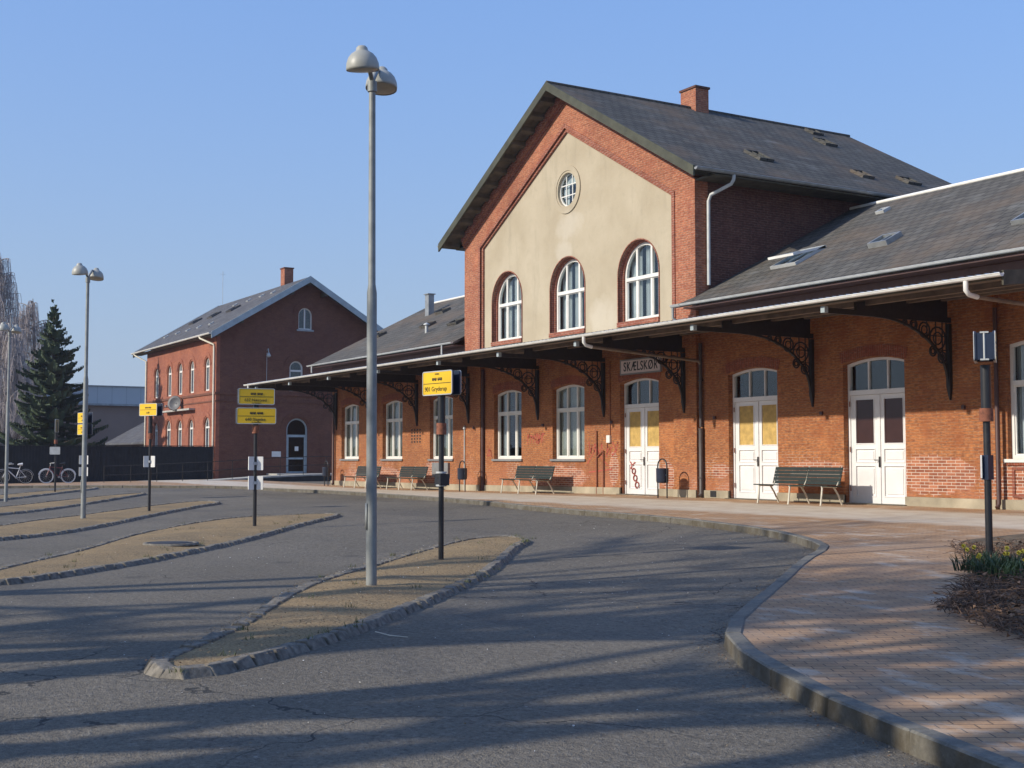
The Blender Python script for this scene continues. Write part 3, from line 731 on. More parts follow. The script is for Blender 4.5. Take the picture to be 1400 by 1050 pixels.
for a,b in uw:
    # stepped brick reveal
    m=MB(); m.prism(outline(a-.0,b+.0,5.38,6.85,.98,24),[outline(a+.06,b-.06,5.5,6.85,.92,24)],fY(21.985),.14,.32,front=True,back=False); m.build('window_reveal',M['brick_trim'],ST)
    m=MB(); m.prism(outline(a-.03,b+.03,5.36,6.85,1.01,24),[outline(a,b,5.37,6.85,.98,24)],fY(21.985),-.02,.16,front=True,back=False); m.build('window_surround',M['brick_trim'],ST)
    m=MB(); m.box(a-.02,b+.02,21.93,22.3,5.36,5.5); m.build('window_sill_course',M['brick_trim'],ST)
    window(ST,fY(21.99),a+.065,b-.065,5.51,6.85,.915,[a+.63,b-.63],[6.76],.20,curt=[(0,.33),(.42,.62),(.7,1)] ,sash=True)
# oculus
def ring(cx,cz,r0,r1,n=40): return [(cx+r1*math.cos(2*PI*k/n),cz+r1*math.sin(2*PI*k/n)) for k in range(n)],[(cx+r0*math.cos(2*PI*k/n),cz+r0*math.sin(2*PI*k/n)) for k in range(n)]
oc=(-33.35,9.97)
o_,i_=ring(*oc,.60,.76); m=MB(); m.prism(o_,[i_],fY(21.95),0,.06); 
o_,i_=ring(*oc,.53,.605); m.prism(o_,[i_],fY(21.97),0,.16); OC=m.build('round_window',M['stucco'],ST)
m=MB(); o_,i_=ring(*oc,.49,.545); m.prism(o_,[i_],fY(22.06),0,.06)
for s in (-1,1):
    L=math.sqrt(.5**2-.17**2)
    m.box(oc[0]+s*.17-.016,oc[0]+s*.17+.016,22.07,22.1,oc[1]-L,oc[1]+L); m.box(oc[0]-L,oc[0]+L,22.075,22.105,oc[1]+s*.17-.016,oc[1]+s*.17+.016)
m.build('glazing_bars',M['white'],OC)
m=MB(); _,i_=ring(*oc,.5,.5); m.prism(i_,[],fY(22.09),0,.005); m.build('pane',M['glass'],OC)
m=MB(); m.box(-33.9,-33.53,22.2,22.22,9.3,10.6); m.box(-33.17,-32.8,22.2,22.22,9.3,10.6); m.box(-33.53,-33.17,22.2,22.22,10.15,10.6); m.build('curtain',M['curtain'],OC)
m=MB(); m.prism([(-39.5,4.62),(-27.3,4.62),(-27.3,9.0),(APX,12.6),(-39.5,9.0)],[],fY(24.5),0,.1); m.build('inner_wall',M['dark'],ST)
# doors
for i,(a,b) in enumerate(doors):
    D=door(ST,a,b,gz((a+b)/2)+.0,ZS,RI,2.98,(M['ply'],M['ply'],M['maroon'])[i],.15)
    tag(D,('white double door with yellow boarded panes and red graffiti','white double door with yellow boarded panes','white double door with dark maroon panes')[i])
    soldier(ST,fn,a-.05,b+.05,ZS+.02,RI,.26,.012,M['brick_arch'])
# ---- main roof
RY0,RY1=21.19,34.28
EXH=7.22; RZ=13.26; EZ=RZ-SL*EXH
def slab(a,b,c,d,t,mat,name,par):
    m=MB(); m.hexa([(p[0],p[1],p[2]-t) for p in (a,b,c,d)]+[a,b,c,d]); return m.build(name,mat,par)
roof=slab((APX,RY0,RZ),(APX+EXH,RY0,EZ),(APX+EXH,RY1,EZ),(APX,RY1,RZ),.09,M['slate_y'],'roof',ST)
slab((APX-EXH,RY0,EZ),(APX,RY0,RZ),(APX,RY1,RZ),(APX-EXH,RY1,EZ),.09,M['slate_y'],'roof',ST)
m=MB(); m.tube([(APX,RY0,RZ+.0),(APX,RY1,RZ+.0)],.07,8); m.build('ridge_cap',M['slate_y'],roof)
m=MB()
for s in (-1,1):
    m.hexa([(APX,RY0-.03,RZ-.25),(APX+s*EXH,RY0-.03,EZ-.25),(APX+s*EXH,RY0+.03,EZ-.25),(APX,RY0+.03,RZ-.25),(APX,RY0-.03,RZ+.03),(APX+s*EXH,RY0-.03,EZ+.03),(APX+s*EXH,RY0+.03,EZ+.03),(APX,RY0+.03,RZ+.03)])
m.build('barge_board',M['barge'],ST)
m=MB()
for s in (-1,1):
    for q in range(12):
        m=MB()
        x=APX+s*(.45+q*.59); z=RZ-SL*abs(x-APX)-.11
        m.hexa([(x-s*.07,RY0+.04,z-.16+SL*.07),(x+s*.07,RY0+.04,z-.16-SL*.07),(x+s*.07,PY,z-.16-SL*.07),(x-s*.07,PY,z-.16+SL*.07),(x-s*.07,RY0+.04,z+SL*.07),(x+s*.07,RY0+.04,z-SL*.07),(x+s*.07,PY,z-SL*.07),(x-s*.07,PY,z+SL*.07)]); m.build('rafter_end',M['soffit'],ST)
m=MB()
for s in (-1,1):
    m.hexa([(APX,RY0+.04,RZ-.118),(APX+s*EXH,RY0+.04,EZ-.118),(APX+s*EXH,PY+.1,EZ-.118),(APX,PY+.1,RZ-.118),(APX,RY0+.04,RZ-.094),(APX+s*EXH,RY0+.04,EZ-.094),(APX+s*EXH,PY+.1,EZ-.094),(APX,PY+.1,RZ-.094)])
    x0=APX+s*EXH; x1=APX+s*6.42
    m.hexa([(min(x0,x1),RY0+.7,EZ-.14),(max(x0,x1),RY0+.7,EZ-.14),(max(x0,x1),RY1,EZ-.14),(min(x0,x1),RY1,EZ-.14),(min(x0,x1),RY0+.7,EZ-.10),(max(x0,x1),RY0+.7,EZ-.10),(max(x0,x1),RY1,EZ-.10),(min(x0,x1),RY1,EZ-.10)])
m.build('soffit',M['soffit'],ST)
def gutter(name,a,b,r,mat,par=ST):
    m=MB(); a=Vector(a);b=Vector(b); d=(b-a).normalized(); sd=d.cross(Vector((0,0,1)))
    n=8; 
    for rr,o in ((r,0),(r*.86,0)):
        vs=[];fs=[]
        for p in (a,b):
            for k in range(n+1):
                t=PI+PI*k/n; vs.append(p+sd*math.cos(t)*rr+Vector((0,0,math.sin(t)*rr)))
        for k in range(n): fs.append((k,k+1,n+2+k,n+1+k))
        m.smooth=True; m.add(vs,fs)
    m.smooth=False
    # bead on the outer lip, end caps, straps
    m.tube([a+sd*r,b+sd*r],r*.16,6); m.tube([a-sd*r,b-sd*r],r*.16,6)
    for p in (a,b):
        vs=[p+sd*math.cos(PI+PI*k/n)*r+Vector((0,0,math.sin(PI+PI*k/n)*r)) for k in range(n+1)]; m.add(vs,[tuple(range(n+1))])
    return m.build(name,mat,par,recalc=False)
gutter('gutter',(APX+EXH+.06,RY0,EZ-.02),(APX+EXH+.06,RY1,EZ-.02),.07,M['zinc'])
gutter('gutter',(APX-EXH-.06,RY0,EZ-.02),(APX-EXH-.06,RY1,EZ-.02),.07,M['zinc'])
m=MB(); m.tube([(-26.05,22.52,EZ-.08),(-26.05,22.5,EZ-.22),(-26.12,22.48,EZ-.32),(-26.75,22.3,8.66),(-26.83,22.28,8.5),(-26.83,22.27,6.2)],.05,10); m.build('downpipe',M['zinc_pale'],ST)
# chimney
m=MB(); m.box(-33.8,-33.0,26.9,27.45,12.6,13.90); CH=m.build('chimney',M['brick_red'],ST)
m=MB(); m.box(-33.84,-32.96,26.86,27.49,13.90,13.97); m.build('chimney_cap',M['brick_shade'],CH)
# roof lights on the +X slope
def rooflight(par,P,U,V,w,h,t,name='roof_window',fm=M['zinc'],openang=0,gm=None):
    """P lower-left corner on the slope, U along eaves, V up the slope"""
    P=Vector(P);U=Vector(U).normalized();V=Vector(V).normalized();W=U.cross(V)
    if W.z<0: W=-W
    if openang:
        P=P+V*h; Vd=(-V); c,s=math.cos(openang),math.sin(openang)
        Vn=(Vd*c+W*s); P=P+Vn*h; V=-Vn; W=U.cross(V); 
        if W.z<0: W=-W
    m=MB(); b=.045
    def bx(u0,u1,v0,v1,w0,w1): m.hexa([P+U*u+V*v+W*ww for ww in (w0,w1) for (u,v) in ((u0,v0),(u1,v0),(u1,v1),(u0,v1))])
    bx(0,w,0,b,-.02,t); bx(0,w,h-b,h,-.02,t); bx(0,b,b,h-b,-.02,t); bx(w-b,w,b,h-b,-.02,t); bx(w/2-.015,w/2+.015,b,h-b,-.0,t*.8)
    o=m.build(name,fm,par)
    g=MB(); g.hexa([P+U*u+V*v+W*ww for ww in (t*.5,t*.56) for (u,v) in ((b*.9,b*.9),(w-b*.9,b*.9),(w-b*.9,h-b*.9),(b*.9,h-b*.9))]); g.build('roof_pane',gm or M['glass'],o)
    return o
Ux=(0,1,0); Vx=(-1,0,SL)
for (x,y,w,h) in ((-27.8,25.0,.55,.8),(-31.2,31.0,.55,.7),(-32.6,31.8,.5,.5),(-27.65,29.0,.5,.6),(-27.75,31.1,.6,.6)):
    rooflight(roof,(x,y,RZ-SL*(x-APX)),Ux,Vx,w,h,.09,fm=M['slate_y'])
# ---- wing roofs
WS=.506; WRY,WRZ=27.73,8.83; WY0=21.42
WE=WRZ-WS*(WRY-WY0)
def wing(x0,x1,tagm):
    r=slab((x0,WY0,WE),(x1,WY0,WE),(x1,WRY,WRZ),(x0,WRY,WRZ),.08,M['slate_x'],'wing_roof',ST)
    slab((x0,WRY,WRZ),(x1,WRY,WRZ),(x1,34.1,WE),(x0,34.1,WE),.08,M['slate_x'],'wing_roof',ST)
    m=MB(); m.tube([(x0,WRY,WRZ+.02),(x1,WRY,WRZ+.0)],.055,8); m.build('ridge_cap',M['gutter'],r)
    gutter('gutter',(x0,WY0-.06,WE-.01),(x1,WY0-.06,WE-.01),.052,M['zinc_pale'])
    m=MB(); m.box(x0+(1.4 if x0<-50 else .02),x1-.02,FY-.035,FY-.003,5.06,WE-.14); m.build('eaves_shade_strip',M['brownpipe'],ST)  # dark brown strip over the wall, standing in for the eaves shadow
    m=MB(); m.box(x0+.02,x1-.02,WY0+.02,FY-.004,WE-.13,WE-.09); m.build('eaves_board',M['brownpipe'],ST)
    return r
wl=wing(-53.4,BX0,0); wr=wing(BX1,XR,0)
# right wing eave returns past the block corner
m=MB(); m.hexa([(-27.25,WY0,WE-.08),(BX1,WY0,WE-.08),(BX1,PY-.01,WE+WS*.45-.08),(-26.95,PY-.01,WE+WS*.45-.08),(-27.25,WY0,WE),(BX1,WY0,WE),(BX1,PY-.01,WE+WS*.45),(-26.95,PY-.01,WE+WS*.45)]); m.build('eaves_return',M['slate_x'],ST)
gutter('gutter',(-27.3,WY0-.06,WE-.01),(BX1-.0,WY0-.06,WE-.01),.065,M['zinc_pale'])
m=MB(); m.tube([(-27.25,WY0-.06,WE-.06),(-27.25,WY0-.06,WE-.35),(-27.2,WY0+.1,WE-.45),(-27.0,WY0+.2,WE-.47)],.035,8); m.build('downpipe',M['zinc'],ST)
m=MB(); m.tube([(-40.6,WY0-.06,WE-.06),(-40.6,WY0-.06,WE-.4)],.035,8); m.tube([(-52.9,WY0-.06,WE-.06),(-52.9,WY0-.06,WE-.35)],.035,8); m.build('downpipe',M['zinc_pale'],ST)
Uw=(1,0,0); Vw=(0,1,WS)
def zw(y): return WE+WS*(y-WY0)
rooflight(wr,(-25.3,23.1,zw(23.1)),Uw,Vw,.95,1.2,.08,fm=M['zinc_pale'])
rooflight(wr,(-25.3,23.1,zw(23.1)+.02),Uw,Vw,.95,1.2,.045,name='open_sash',fm=M['gutter'],openang=.22)
rooflight(wr,(-22.1,23.35,zw(23.35)),Uw,Vw,.6,.6,.13,fm=M['zinc'])
rooflight(wr,(-24.8,26.5,zw(26.5)),Uw,Vw,.3,.3,.08,fm=M['zinc_pale'])
rooflight(wr,(-17.8,23.1,zw(23.1)),Uw,Vw,.6,.6,.10,fm=M['zinc'])
for (x,y) in ((-51.9,23.8),(-47.4,23.9),(-44.2,23.5),(-49.3,25.6)): rooflight(wl,(x,y,zw(y)),Uw,Vw,.75,.45,.11,fm=M['slate_x'])
m=MB(); m.box(-50.55,-50.2,25.75,26.02,zw(25.75)-.1,zw(26.2)+.72); m.box(-50.6,-50.15,25.7,26.07,zw(26.2)+.72,zw(26.2)+.76); m.build('roof_vent',M['zinc'],wl)
m=MB(); m.tube([(-45.4,23.2,zw(23.2)-.05),(-45.4,23.2,zw(23.2)+.3)],.07,8); m.lathe([(.13,.3),(.13,.33),(.0,.40)],Matrix.Translation((-45.4,23.2,zw(23.2)))); m.build('roof_vent',M['zinc_pale'],wl)
for i in range(1): pass
# ---- canopy
CX0,CX1=-52.35,-14.25; CY=18.25; CZ=4.67; WZ=5.05
m=MB()
# corrugated sheet
n=int((CX1-CX0)/.09); vs=[];fs=[]
for k in range(n+1):
    x=CX0+(CX1-CX0)*k/n; dz=.018*(1 if k%2 else -1)
    vs+=[(x,CY-.05,CZ+dz),(x,FY-.01,WZ+dz)]
for k in range(n): fs.append((2*k,2*k+2,2*k+3,2*k+1))
m.add(vs,fs); CAN=m.build('canopy',M['zinc'],ST,recalc=False)
m=MB()
for k in range(24):
    y0=CY+.03+k*(FY-CY-.05)/24; y1=y0+(FY-CY-.05)/24-.012
    f_=lambda y:CZ-.05+(WZ-CZ)*(y-CY)/(FY-CY)
    m.hexa([(CX0+.03,y0,f_(y0)-.02),(CX1-.03,y0,f_(y0)-.02),(CX1-.03,y1,f_(y1)-.02),(CX0+.03,y1,f_(y1)-.02),(CX0+.03,y0,f_(y0)),(CX1-.03,y0,f_(y0)),(CX1-.03,y1,f_(y1)),(CX0+.03,y1,f_(y1))])
m.build('canopy_boards',M['wood_under'],CAN)
m=MB()
for y in (19.5,20.7,21.75):
    z=CZ-.08+(WZ-CZ)*(y-CY)/(FY-CY); m.box(CX0+.04,CX1-.04,y-.05,y+.05,z-.10,z+.0)
m.build('purlins',M['wood_under'],CAN)
m=MB()
for x in (CX0,CX1):
    m.hexa([(x-.02,CY-.02,CZ-.22),(x+.02,CY-.02,CZ-.22),(x+.02,PY-.01,WZ-.25),(x-.02,PY-.01,WZ-.25),(x-.02,CY-.02,CZ+.03),(x+.02,CY-.02,CZ+.03),(x+.02,PY-.01,WZ+.03),(x-.02,PY-.01,WZ+.03)])
m.box(CX0+.02,CX1-.02,CY-.02,CY+.012,CZ-.11,CZ-.03)
m.build('fascia',M['soffit'],CAN)
gutter('canopy_gutter',(CX0-.1,CY-.10,CZ-.03),(CX1+.05,CY-.10,CZ-.03),.056,M['gutter'],CAN)
for bx_,wy in ((-51.53,FY),(-47.7,FY),(-43.78,FY),(-39.5,PY),(-35.09,FY),(-31.38,FY),(-27.42,PY),(-22.66,FY),(-18.56,FY)):
    m=MB(); Z0=3.05
    arm=4.455
    m.box(bx_-.035,bx_+.035,18.40,wy,arm-.055,arm+.055)           # arm
    m.cur=1; m.box(bx_-.055,bx_+.055,18.30,18.399,arm-.05,arm+.075); m.cur=0
    m.box(bx_-.05,bx_+.05,wy-.09,wy-.002,Z0-.02,arm-.081)        # wall post
    m.hexa([(bx_-.01,wy-.05,Z0-.3),(bx_+.01,wy-.05,Z0-.3),(bx_+.01,wy-.002,Z0-.3),(bx_-.01,wy-.002,Z0-.3),(bx_-.05,wy-.09,Z0-.02),(bx_+.05,wy-.09,Z0-.02),(bx_+.05,wy-.002,Z0-.02),(bx_-.05,wy-.002,Z0-.02)])
    A,B_=2.15,1.33
    pts=[(bx_,wy-.08-A*(1-math.cos(t)),Z0+.04+B_*math.sin(t)) for t in [PI/2*k/16 for k in range(17)]]
    for p,q in zip(pts[:-1],pts[1:]): m.bar(p,q,.05,.055,(1,0,0))
    # scroll fillings
    for (py,pz,rr) in ((.30,1.0,.24),(.70,1.16,.16),(1.02,1.25,.10),(.17,.60,.12),(1.28,1.29,.06),(.45,.72,.10)):
        m.tube([(bx_,wy-.09-py+rr*math.cos(a),Z0+pz+rr*math.sin(a)-.0) for a in [2*PI*k/14 for k in range(14)]],.020,5,closed=True)
        m.tube([(bx_,wy-.09-py+rr*.55*math.cos(a),Z0+pz+rr*.55*math.sin(a)) for a in [2*PI*k/10 for k in range(10)]],.016,5,closed=True)
    for k in range(2,15,2):
        p=pts[k]; m.bar(p,(bx_,p[1],arm-.05),.02,.02)
    for zz in (3.5,3.8,4.1):
        s_=math.asin(min(1,(zz-Z0-.04)/B_)); yy=wy-.08-A*(1-math.cos(s_)); m.bar((bx_,wy-.09,zz),(bx_,yy,zz),.02,.02)
    m.hexa([(bx_-.03,19.2,arm+.04),(bx_+.03,19.2,arm+.04),(bx_+.03,wy-.1,arm+.04),(bx_-.03,wy-.1,arm+.04),(bx_-.03,19.2,CZ+.0),(bx_+.03,19.2,CZ+.0),(bx_+.03,wy-.1,WZ-.09),(bx_-.03,wy-.1,WZ-.09)])
    m.build('bracket',[M['iron'],M['barge_blue']],CAN)
# downpipes from canopy gutter
def dpipe(x,wy,z1,zout=4.5,mat0=M['wood_under'],rain=M['brownpipe']):
    m=MB(); m.tube([(x,CY-.1,CZ-.08),(x,CY-.1,CZ-.22),(x,CY-.04,CZ-.29),(x,CY+.15,CZ-.33)],.045,8); m.build('gutter_outlet',M['gutter'],CAN)
    m=MB(); m.tube([(x,CY+.15,CZ-.33),(x,wy-.15,4.12),(x,wy-.08,4.02)],.04,8); m.build('drain_pipe',M['wood_under'],CAN)
    m=MB(); g=gz(x); m.tube([(x,wy-.08,4.6),(x,wy-.08,2.35)],.045,10)
    m.tube([(x,wy-.08,2.3),(x,wy-.08,g+.12),(x,wy-.14,g+.04)],.065,10)
    for z in (1.0,2.3,3.6): m.tube([(x,wy-.08,z-.02),(x,wy-.08,z+.02)],.075,10)
    m.build('downpipe',rain,ST)
dpipe(-26.79,FY,0,rain=plain('pipe_dark',(.075,.06,.055),.5,var=.2))
m=MB(); x=-17.36; g=gz(x); m.tube([(x,FY-.06,4.6),(x,FY-.06,g+.12),(x,FY-.12,g+.04)],.045,10); m.build('downpipe',M['brownpipe'],ST)
m=MB(); x=-38.62; g=gz(x); m.tube([(x,FY-.07,4.6),(x,FY-.07,g+.02)],.06,10); m.build('downpipe',M['brownpipe'],ST)
m=MB(); x=-51.7; g=gz(x); m.tube([(x,FY-.09,4.3),(x,FY-.09,g+.12),(x,FY-.14,g+.03)],.055,10); m.build('downpipe',M['brownpipe'],ST)
m=MB(); x=-14.95; m.tube([(x,CY-.1,CZ-.08),(x,CY-.1,CZ-.24),(x,CY-.02,CZ-.31),(x,CY+.2,CZ-.34)],.045,8); m.build('gutter_outlet',M['gutter'],CAN)
m=MB(); m.tube([(x,CY+.2,CZ-.34),(x,FY-.1,4.2)],.04,8); m.build('drain_pipe',M['wood_under'],CAN)
m=MB(); m.tube([(CX0+.35,CY-.1,CZ-.08),(CX0+.35,CY-.1,CZ-.3)],.04,8); m.build('gutter_outlet',M['gutter'],CAN)
# wall fittings, and bracket-tip shadows as dark blocks
m=MB()
for i in range(4):
    for j in range(5):
        m.box(-44.30+i*.23,-44.30+i*.23+.11,FY-.004,FY+.01,2.12+j*.115,2.12+j*.115+.065)
m.build('air_brick',M['dark'],ST)
m=MB(); m.box(-42.4,-41.15,FY-.09,FY+.01,.83,1.37); m.box(-41.81,-41.79,FY-.094,FY-.08,.86,1.34); m.build('meter_cabinet',M['cabinet'],ST)
m=MB(); m.tube([(-39.78,PY-.03,gz(-39.8)),(-39.78,PY-.03,2.55)],.025,8); m.lathe([(.05,0),(.06,.03),(.03,.12),(0,.13)],Matrix.Translation((-39.78,PY-.03,2.55)),10); m.build('conduit',M['zinc_pale'],ST)
m=MB(); m.box(-31.2,-31.03,FY-.07,FY+.01,1.98,2.2); m.build('switch_box',M['gutter'],ST)
m=MB(); m.tube([(-31.07,FY-.02,2.2),(-31.07,FY-.02,4.4)],.014,6); m.tube([(-31.75,FY-.04,gz(-31.7)),(-31.75,FY-.04,2.35)],.022,6); m.tube([(-31.4,FY-.04,gz(-31.7)),(-31.4,FY-.04,1.75)],.022,6); m.tube([(-31.75,FY-.04,1.55),(-31.4,FY-.04,1.75)],.018,6); m.build('conduit',M['rust'],ST)
m=MB(); m.box(-26.46,-26.22,FY-.058,FY+.01,.50,.66); m.build('cellar_vent',M['dark'],ST)
m=MB()
for x in (-22.38,-18.23,-31.0,-34.8,-26.3,-39.15): m.box(x-.04,x+.04,FY-.05 if abs(x+39.15)>.1 and abs(x+26.3)>-1 else FY-.17,FY+.01,2.55,2.63)
m.build('arm_tip_shadows',M['brownpipe'],ST)  # dark blocks painted in where the bracket arm tips' shadows end on the wall
# graffiti
def strokes(name,lst,w,par,y,mat=M['graffiti']):
    m=MB()
    for l in lst:
        for a,b in zip(l[:-1],l[1:]): m.bar((a[0],y,a[1]),(b[0],y,b[1]),.004,w,(0,0,1) if abs(b[1]-a[1])<abs(b[0]-a[0]) else (1,0,0)) if False else m.prism(seg(a,b,w),[],fY(y),0,.003)
    return m.build(name,mat,par)
def seg(a,b,w):
    d=Vector((b[0]-a[0],b[1]-a[1])); 
    if d.length<1e-6: d=Vector((1,0))
    d.normalize(); n=Vector((-d.y,d.x))*w/2; e=d*w*.3
    return [(a[0]+n.x-e.x,a[1]+n.y-e.y),(b[0]+n.x+e.x,b[1]+n.y+e.y),(b[0]-n.x+e.x,b[1]-n.y+e.y),(a[0]-n.x-e.x,a[1]-n.y-e.y)]
def scr(x,z,w,h,n,seed):
    rr=random.Random(seed); L=[]
    for k in range(n):
        px=x+w*k/n; l=[(px,z+rr.uniform(0,.3)*h)]
        for j in range(rr.randint(3,5)): l.append((px+rr.uniform(-.15,1.2)*w/n,z+rr.uniform(0,1)*h))
        L.append(l)
    return L
strokes('graffiti',scr(-35.75,1.95,1.0,.42,6,3),.028,ST,FY-.004)
strokes('graffiti',scr(-38.4,1.55,.4,.35,2,5),.03,ST,FY-.004)
strokes('graffiti',scr(-32.25,1.55,.75,.5,5,9)+scr(-31.3,1.55,.65,.45,4,12)+[[(-32.3,1.35),(-31.9,1.75),(-31.2,1.3)],[(-32.2,1.1),(-31.0,1.2)]],.03,ST,FY-.004)
# red letters on the first door leaf (run downwards)
LX=-30.33; z=1.42
def circ(cx,cz,r,n=10): return [(cx+r*math.cos(2*PI*k/n),cz+r*math.sin(2*PI*k/n)) for k in range(n+1)]
strokes('graffiti',[[(LX,z),(LX+.1,z-.1),(LX+.24,z-.02)],[(LX+.1,z-.1),(LX+.02,z-.2)],circ(LX+.17,z-.27,.08),circ(LX+.24,z-.47,.085),circ(LX+.33,z-.67,.09)],.035,ST,FY+.15+.010)
# ------------------------------------------------------------------ STATION NAME SIGN
def textmesh(txt,size,xf,mat,parent,name='lettering',wide=1,ext=.003,font_sp=1,bold=0):
    cu=bpy.data.curves.new('t','FONT'); cu.body=txt; cu.size=size; cu.extrude=ext; cu.align_x='CENTER'; cu.align_y='CENTER'; cu.space_character=font_sp; cu.offset=bold
    o=bpy.data.objects.new('t',cu); COL.objects.link(o)
    bpy.context.view_layer.update()
    dg=bpy.context.evaluated_depsgraph_get(); me=bpy.data.meshes.new_from_object(o.evaluated_get(dg))
    bpy.data.objects.remove(o)
    me.transform(Matrix.Diagonal((wide,1,1,1))); me.transform(xf); me.materials.clear(); me.materials.append(mat)
    q=bpy.data.objects.new(name,me); COL.objects.link(q); q.parent=parent; return q
SG=thing('station_sign','grey-pink name board with black letters hung under the canopy above a white door','name sign',(-29.4,21.9,4.15))
m=MB(); m.box(-30.36,-28.46,21.86,21.93,3.95,4.36); m.build('board',M['board'],SG)
m=MB(); m.prism([(-30.38,3.93),(-28.44,3.93),(-28.44,4.38),(-30.38,4.38)],[[(-30.34,3.97),(-28.48,3.97),(-28.48,4.34),(-30.34,4.34)]],fY(21.85),0,.04); m.build('frame',M['cabinet'],SG)
textmesh('SKÆLSKØR',.37,Matrix.Translation((0,-.045,.0))@Matrix.Rotation(R(90),4,'X'),M['black'],SG,wide=.80,font_sp=1.12,bold=.003)
# ------------------------------------------------------------------ BENCHES
def make_bench():
    t=thing('bench','','bench',(0,0,0),0,'slatted benches against the station wall')
    Lh=1.22
    m=MB()
    for k in range(4):   # seat slats
        y=-.50+k*.12; m.box(-Lh,Lh,y,y+.09,.43-.004*k,.455-.004*k)
    m.build('seat',M['green'],t)
    m=MB()
    for k in range(5):
        z=.50+k*.080; y=-.0+(z-.45)*.28
        for a,b in ((-Lh+.12,-.012),(.012,Lh-.12)): m.bar((a,y,z),(b,y,z),.066,.02,(0,.96,.28)) if False else m.hexa([(a,y-.012,z-.037),(b,y-.012,z-.037),(b,y+.012,z-.037),(a,y+.012,z-.037),(a,y+.006,z+.037),(b,y+.006,z+.037),(b,y+.03,z+.037),(a,y+.03,z+.037)])
    m.build('backrest',M['green'],t)
    for x in (-Lh+.18,0,Lh-.18):
        m=MB(); m.tube([(x,-.47,.42),(x,-.50,.2),(x,-.53,0)],[.022,.02,.022],6); m.build('leg',M['cream'],t)
        m=MB(); m.tube([(x,-.12,.41),(x,.0,.25),(x,.14,0)],[.022,.02,.022],6); m.build('leg',M['cream'],t)
        m=MB(); m.tube([(x,-.5,.425),(x,-.04,.41),(x,.05,.55),(x,.15,.87)],.018,6); m.build('support',M['cream'],t)
    return t
b0=make_bench()
bl=['green slatted bench on cream legs between the two right-hand white doors','green slatted bench on cream legs under the two ground-floor windows of the centre block','green slatted bench on cream legs under the air-brick grid, left of the grey meter cabinet','green slatted bench nearest the left end of the station, partly behind the tall lamp post']
for i,(x,y) in enumerate(((-22.2,21.25),(-34.25,21.25),(-42.75,21.25),(-46.75,21.25))):
    loc=(x,y,rz_(x,y)+.108)
    if i==0: b0.location=loc; b0['label']=bl[0]
    else: dup(b0,loc,0,bl[i])
# ------------------------------------------------------------------ LITTER BINS
def make_bin():
    t=thing('litter_bin','','litter bin',(0,0,0),0,'hooped litter bins by the station wall')
    m=MB(); w=.2
    pts=[(-w,0,0),(-w,0,.85)]+[(-w*math.cos(a),0,.85+.2*math.sin(a)) for a in [PI*k/10 for k in range(1,10)]]+[(w,0,.85),(w,0,0)]
    m.tube(pts,.02,8); m.build('hoop',M['blackpole'],t)
    m=MB(); m.lathe([(.0,.40),(.15,.41),(.165,.45),(.17,.78),(.178,.79),(.17,.80),(.16,.77),(.15,.45),(0,.44)],n=20); m.box(-.2,-.16,-.02,.02,.6,.64); m.box(.16,.2,-.02,.02,.6,.64)
    m.build('basket',M['navy'],t); return t
n0=make_bin()
for i,((x,y),l) in enumerate((((-27.55,21.2),'dark hooped litter bin beside the downpipe right of the first white door'),((-38.75,21.2),'dark hooped litter bin by the brown downpipe at the left pilaster'),((-51.0,21.3),'small dark hooped litter bin at the far left corner of the station'))):
    loc=(x,y,rz_(x,y)+.108)
    if i==0: n0.location=loc; n0['label']=l
    else: dup(n0,loc,0,l)
# ------------------------------------------------------------------ STREET LAMPS
def make_lamp():
    t=thing('street_lamp','','street lamp',(0,0,0),0,'twin-headed lamp posts on the traffic islands')
    m=MB(); m.smooth=True
    m.lathe([(.064,-.1),(.062,.0),(.057,3.30),(.042,3.40),(.038,5.70)],n=20); m.box(-.02,.02,-.071,-.066,.6,.9); m.build('pole',M['galv'],t)
    a=Vector((-.75,.66,0)).normalized()
    m=MB(); m.tube([(0,0,5.64),(0,0,5.76)],.055,12); m.tube([a*-.36+Vector((0,0,5.95)),a*-.2+Vector((0,0,5.96)),Vector((0,0,5.76)),a*.2+Vector((0,0,5.96)),a*.36+Vector((0,0,5.95))],.028,8); m.build('arm',M['galv'],t)
    for s in (-1,1):
        mt=Matrix.Translation(a*s*.37+Vector((0,0,5.78)))@Matrix.Rotation(s*R(9),4,Vector((-a.y,a.x,0)))@Matrix.Scale(.91,4)
        m=MB(); prof=[(.20,.0),(.205,.0),(.207,.03),(.20,.09),(.175,.155),(.135,.205),(.085,.235),(.075,.245),(.07,.275),(.045,.30),(.0,.31)]
        m.lathe(prof,mt,24); h=m.build('lamp_head',M['lampgrey'],t)
        m=MB(); m.lathe([(.195,.012),(.15,-.01),(.0,-.02)],mt,24); m.lathe([(.199,.004),(.185,.03),(.0,.04)],mt,24); m.build('lens',M['lampglass'],h)
    return t
l0=make_lamp()
for i,((x,y),l) in enumerate((((-13.34,6.13),'tallest-looking grey twin-headed lamp post on the nearest gravel island'),((-31.53,6.97),'grey twin-headed lamp post in front of two yellow bus signs on the left'),((-46.85,7.76),'grey twin-headed lamp post at the far left edge by the bicycles'))):
    loc=(x,y,rz_(x,y)+.10)
    if i==0: l0.location=loc; l0['label']=l; l0.rotation_euler=(.004,-.0023,0)
    else: dup(l0,loc,0,l)
